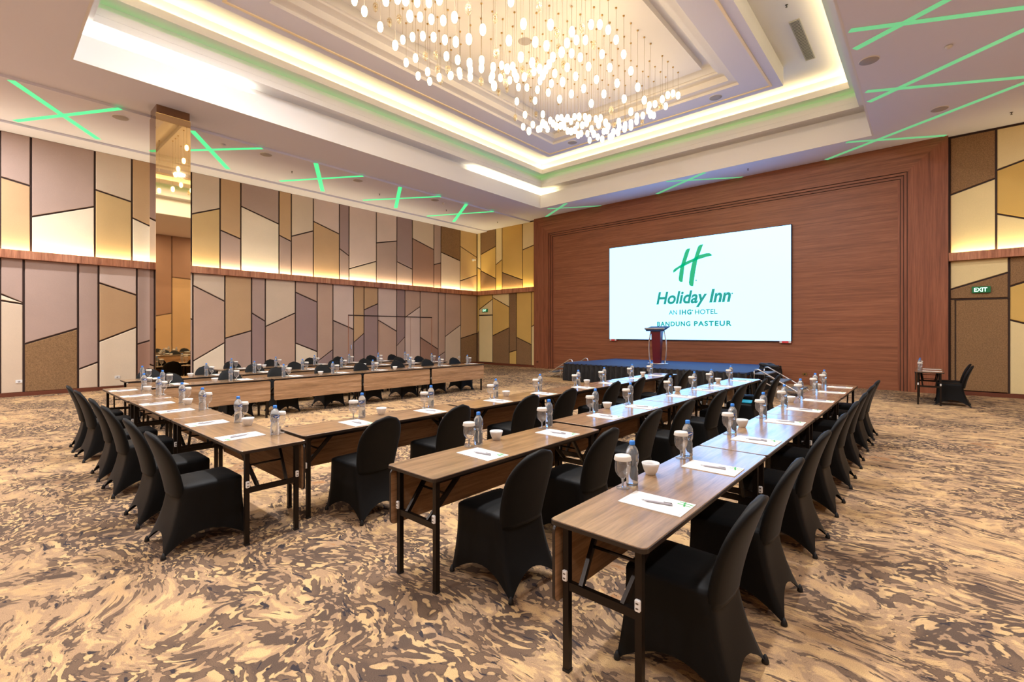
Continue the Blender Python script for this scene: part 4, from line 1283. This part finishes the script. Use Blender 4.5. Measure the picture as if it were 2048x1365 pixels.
# ------------------------------------------------------------------ chandelier
ch = thing('chandelier', 'chandelier of many small glowing glass pendants hung on thin cords', 'chandelier', (-6.6, 8.4, 8.40))
pp = [(.006, .091), (.022, .088), (.038, .074), (.047, .052), (.0525, .022), (.0535, -.005), (.050, -.034), (.041, -.064), (.026, -.084), (.008, -.0915)]
pp = [(r, z) for r, z in pp][::-1]
lit = MB().lathe(pp, M_BULB, 12).lathe([(.004, -.102), (.006, -.0915)], M_BRASS, 6).mesh('glass_pendant')
clr = MB().lathe(pp, M_AMBER, 12).lathe([(.0505, .024), (.0510, .034)], M_BRASS, 12, cap0=False, cap1=False).lathe([(.004, -.104), (.007, -.0915)], M_BRASS, 6).lathe([(.012, -.02), (.016, .0), (.012, .03)], M_BRASS, 8).mesh('glass_pendant')
cords = {}
for (x, y, z, on) in PENDANTS:
    pd = put('glass_pendant', lit if on else clr, ch, (x + 6.6, y - 8.4, z - 8.40))
    ln = round(8.40 - z - .09, 2)
    if ln not in cords:
        cords[ln] = MB().lathe([(.0030, 0), (.0030, ln - .02)], M_CORD, 5, cap0=False, cap1=False).lathe([(.022, ln - .02), (.022, ln)], M_BRASS, 8).mesh('cord')
    put('cord', cords[ln], pd, (0, 0, .09))

# ------------------------------------------------------------------ small ceiling and wall devices
spk = MB().lathe([(.155, -.012), (.165, 0)], M_DEV, 24, cap1=False, cap0=False)
spk_rim = spk.mesh('speaker_rim')
spk_face = MB().lathe([(.155, -.010), (.150, -.013)], M_MESHG, 24).mesh('speaker_mesh')
for i, (x, y, z) in enumerate(SPEAKERS):
    names = ['left ceiling band, nearest the pillar', 'left ceiling band, second from the pillar', 'left ceiling band, third from the pillar', 'left ceiling band, nearest the stage',
             'right ceiling, nearest the coffer corner', 'right ceiling, nearest the exit door', 'coffer raft, left far corner', 'coffer raft, right far corner', 'coffer centre among the pendants']
    build([('speaker_rim', spk_rim, (0, 0, 0), []), ('speaker_mesh', spk_face, (0, 0, 0), [])], 'ceiling_speaker', 'round grey ceiling speaker on the ' + names[i], 'speaker', (x, y, z), 0, 'round ceiling speakers')
det = MB().lathe([(.055, 0), (.060, -.012), (.050, -.030), (.030, -.048), (.012, -.052)][::-1], M_DEV, 16).mesh('detector_body')
dring = MB().lathe([(.062, -.014), (.062, -.010)], M_MESHG, 16, cap0=False, cap1=False).mesh('detector_ring')
for (x, y, z), w in zip(DETECTORS, ('left ceiling band near the pillar', 'right ceiling near the coffer corner', 'left ceiling band near the stage')):
    build([('detector_body', det, (0, 0, 0), []), ('detector_ring', dring, (0, 0, 0), [])], 'smoke_detector', 'white smoke detector on the ' + w, 'smoke detector', (x, y, z), 0, 'smoke detectors')
spr = MB().lathe([(.028, -.006), (.028, 0)], M_STEEL, 12).lathe([(.009, -.045), (.009, -.006)], M_STEEL, 8).mesh('sprinkler_stem')
spd = MB().lathe([(.022, -.052), (.022, -.047)], M_STEEL, 10).mesh('sprinkler_plate')
for i, (x, y, z) in enumerate(SPRINKLERS):
    nm = ['left ceiling band, nearest the pillar', 'left ceiling band, nearest the stage', 'left ceiling band, in the middle', 'left front corner of the ceiling', 'ceiling above the screen', 'ceiling above the right exit door', 'coffer soffit beside the air grille'][i]
    build([('sprinkler_stem', spr, (0, 0, 0), []), ('sprinkler_plate', spd, (0, 0, 0), [])], 'sprinkler_head', 'small dark sprinkler head on the ' + nm, 'sprinkler', (x, y, z), 0, 'sprinkler heads')

gr = thing('air_grille', 'long slatted air grille in the right side of the coffer', 'grille', (-2.21, 12.90, 8.53))
MB().box(-.10, .10, -.97, .97, -.004, -.001, M_DARK).obj('grille_back', gr)
for bx in ((-.105, -.09, -.98, .98), (.09, .105, -.98, .98), (-.09, .09, -.98, -.965), (-.09, .09, .965, .98)):
    MB().box(*bx, -.022, -.002, M_GRILLE).obj('grille_frame', gr)
sl = MB().box(-.004, .004, -.965, .965, -.020, -.004, M_GRILLE).mesh('slat')
for k in range(8):
    put('slat', sl, gr, (-.077 + .022 * k, 0, 0))
# lamp stub on the cove by the far right corner and the cover plate on the left cove
def outlet(label, loc, rot, m):
    t = thing('wall_outlet', label, 'outlet', loc, rot)
    MB().prism(round_poly(-.06, .06, -.04, .04, .006, 2), 0, .012, m, Matrix.Rotation(R(90), 4, 'X'), bev=.002).obj('cover_plate', t)
    MB().lathe([(.022, 0), (.022, .014)], M_MESHG if m is M_LATCH else M_DARK, 12, Matrix.Rotation(R(90), 4, 'X')).obj('socket', t)
    return t
outlet('white wall outlet low on the left wall at the picture edge', (XL + .036, .70, .38), R(90), M_LATCH)
outlet('white wall outlet low on the left wall beside the first table row', (XL + .036, 2.65, .35), R(90), M_LATCH)
outlet('white wall outlet low on the left wall near the front corner', (XL + .036, 15.8, .40), R(90), M_LATCH)
outlet('small outlet at the foot of the wooden frame left of the stage steps', (-13.34, yo - .001, .28), 0, M_BASE)
outlet('small brass outlet low on the wooden wall right of the stage', (-2.86, YS - .001, .33), 0, M_BRASS)
cm = thing('security_camera', 'small white camera high in the left front corner', 'camera', (XL + .12, 16.72, 5.31))
MB().box(-.085, -.03, -.05, .05, -.05, .05, M_DEV).obj('bracket', cm)
MB().prism(round_poly(-.05, .05, -.035, .035, .012, 2), -.06, .10, M_DEV, Matrix.Rotation(R(100), 4, 'Y') @ Matrix.Rotation(R(90), 4, 'Z')).obj('camera_body', cm)

dl_ring = MB().lathe([(.20, -.014), (.235, -.010), (.24, 0)], M_DEV, 24, cap0=False, cap1=False).mesh('trim_ring')  # housings made up for the added fill lamps
dl_face = MB().lathe([(.20, -.012), (.199, -.010)], M_FILL, 24).mesh('diffuser')
for i, (x, y, z) in enumerate(FILL_LIGHTS):
    if i < 5:
        w = '%s downlight added at the right ceiling edge, counted from the back' % ORD[i]
    elif i < 8:
        w = '%s downlight added at the back ceiling edge, counted from the left' % ORD[i - 5]
    elif i < 10:
        w = '%s downlight added on the left ceiling band, counted from the back' % ORD[i - 8]
    elif i < 14:
        w = '%s downlight added on the near raft side, counted from the left' % ORD[i - 10]
    else:
        w = '%s downlight added on the right raft side, counted from the back' % ORD[i - 14]
    build([('trim_ring', dl_ring, (0, 0, 0), []), ('diffuser', dl_face, (0, 0, 0), [])], 'fill_light', 'round ' + w, 'fill_light', (x, y, z), 0, 'added fill lights')
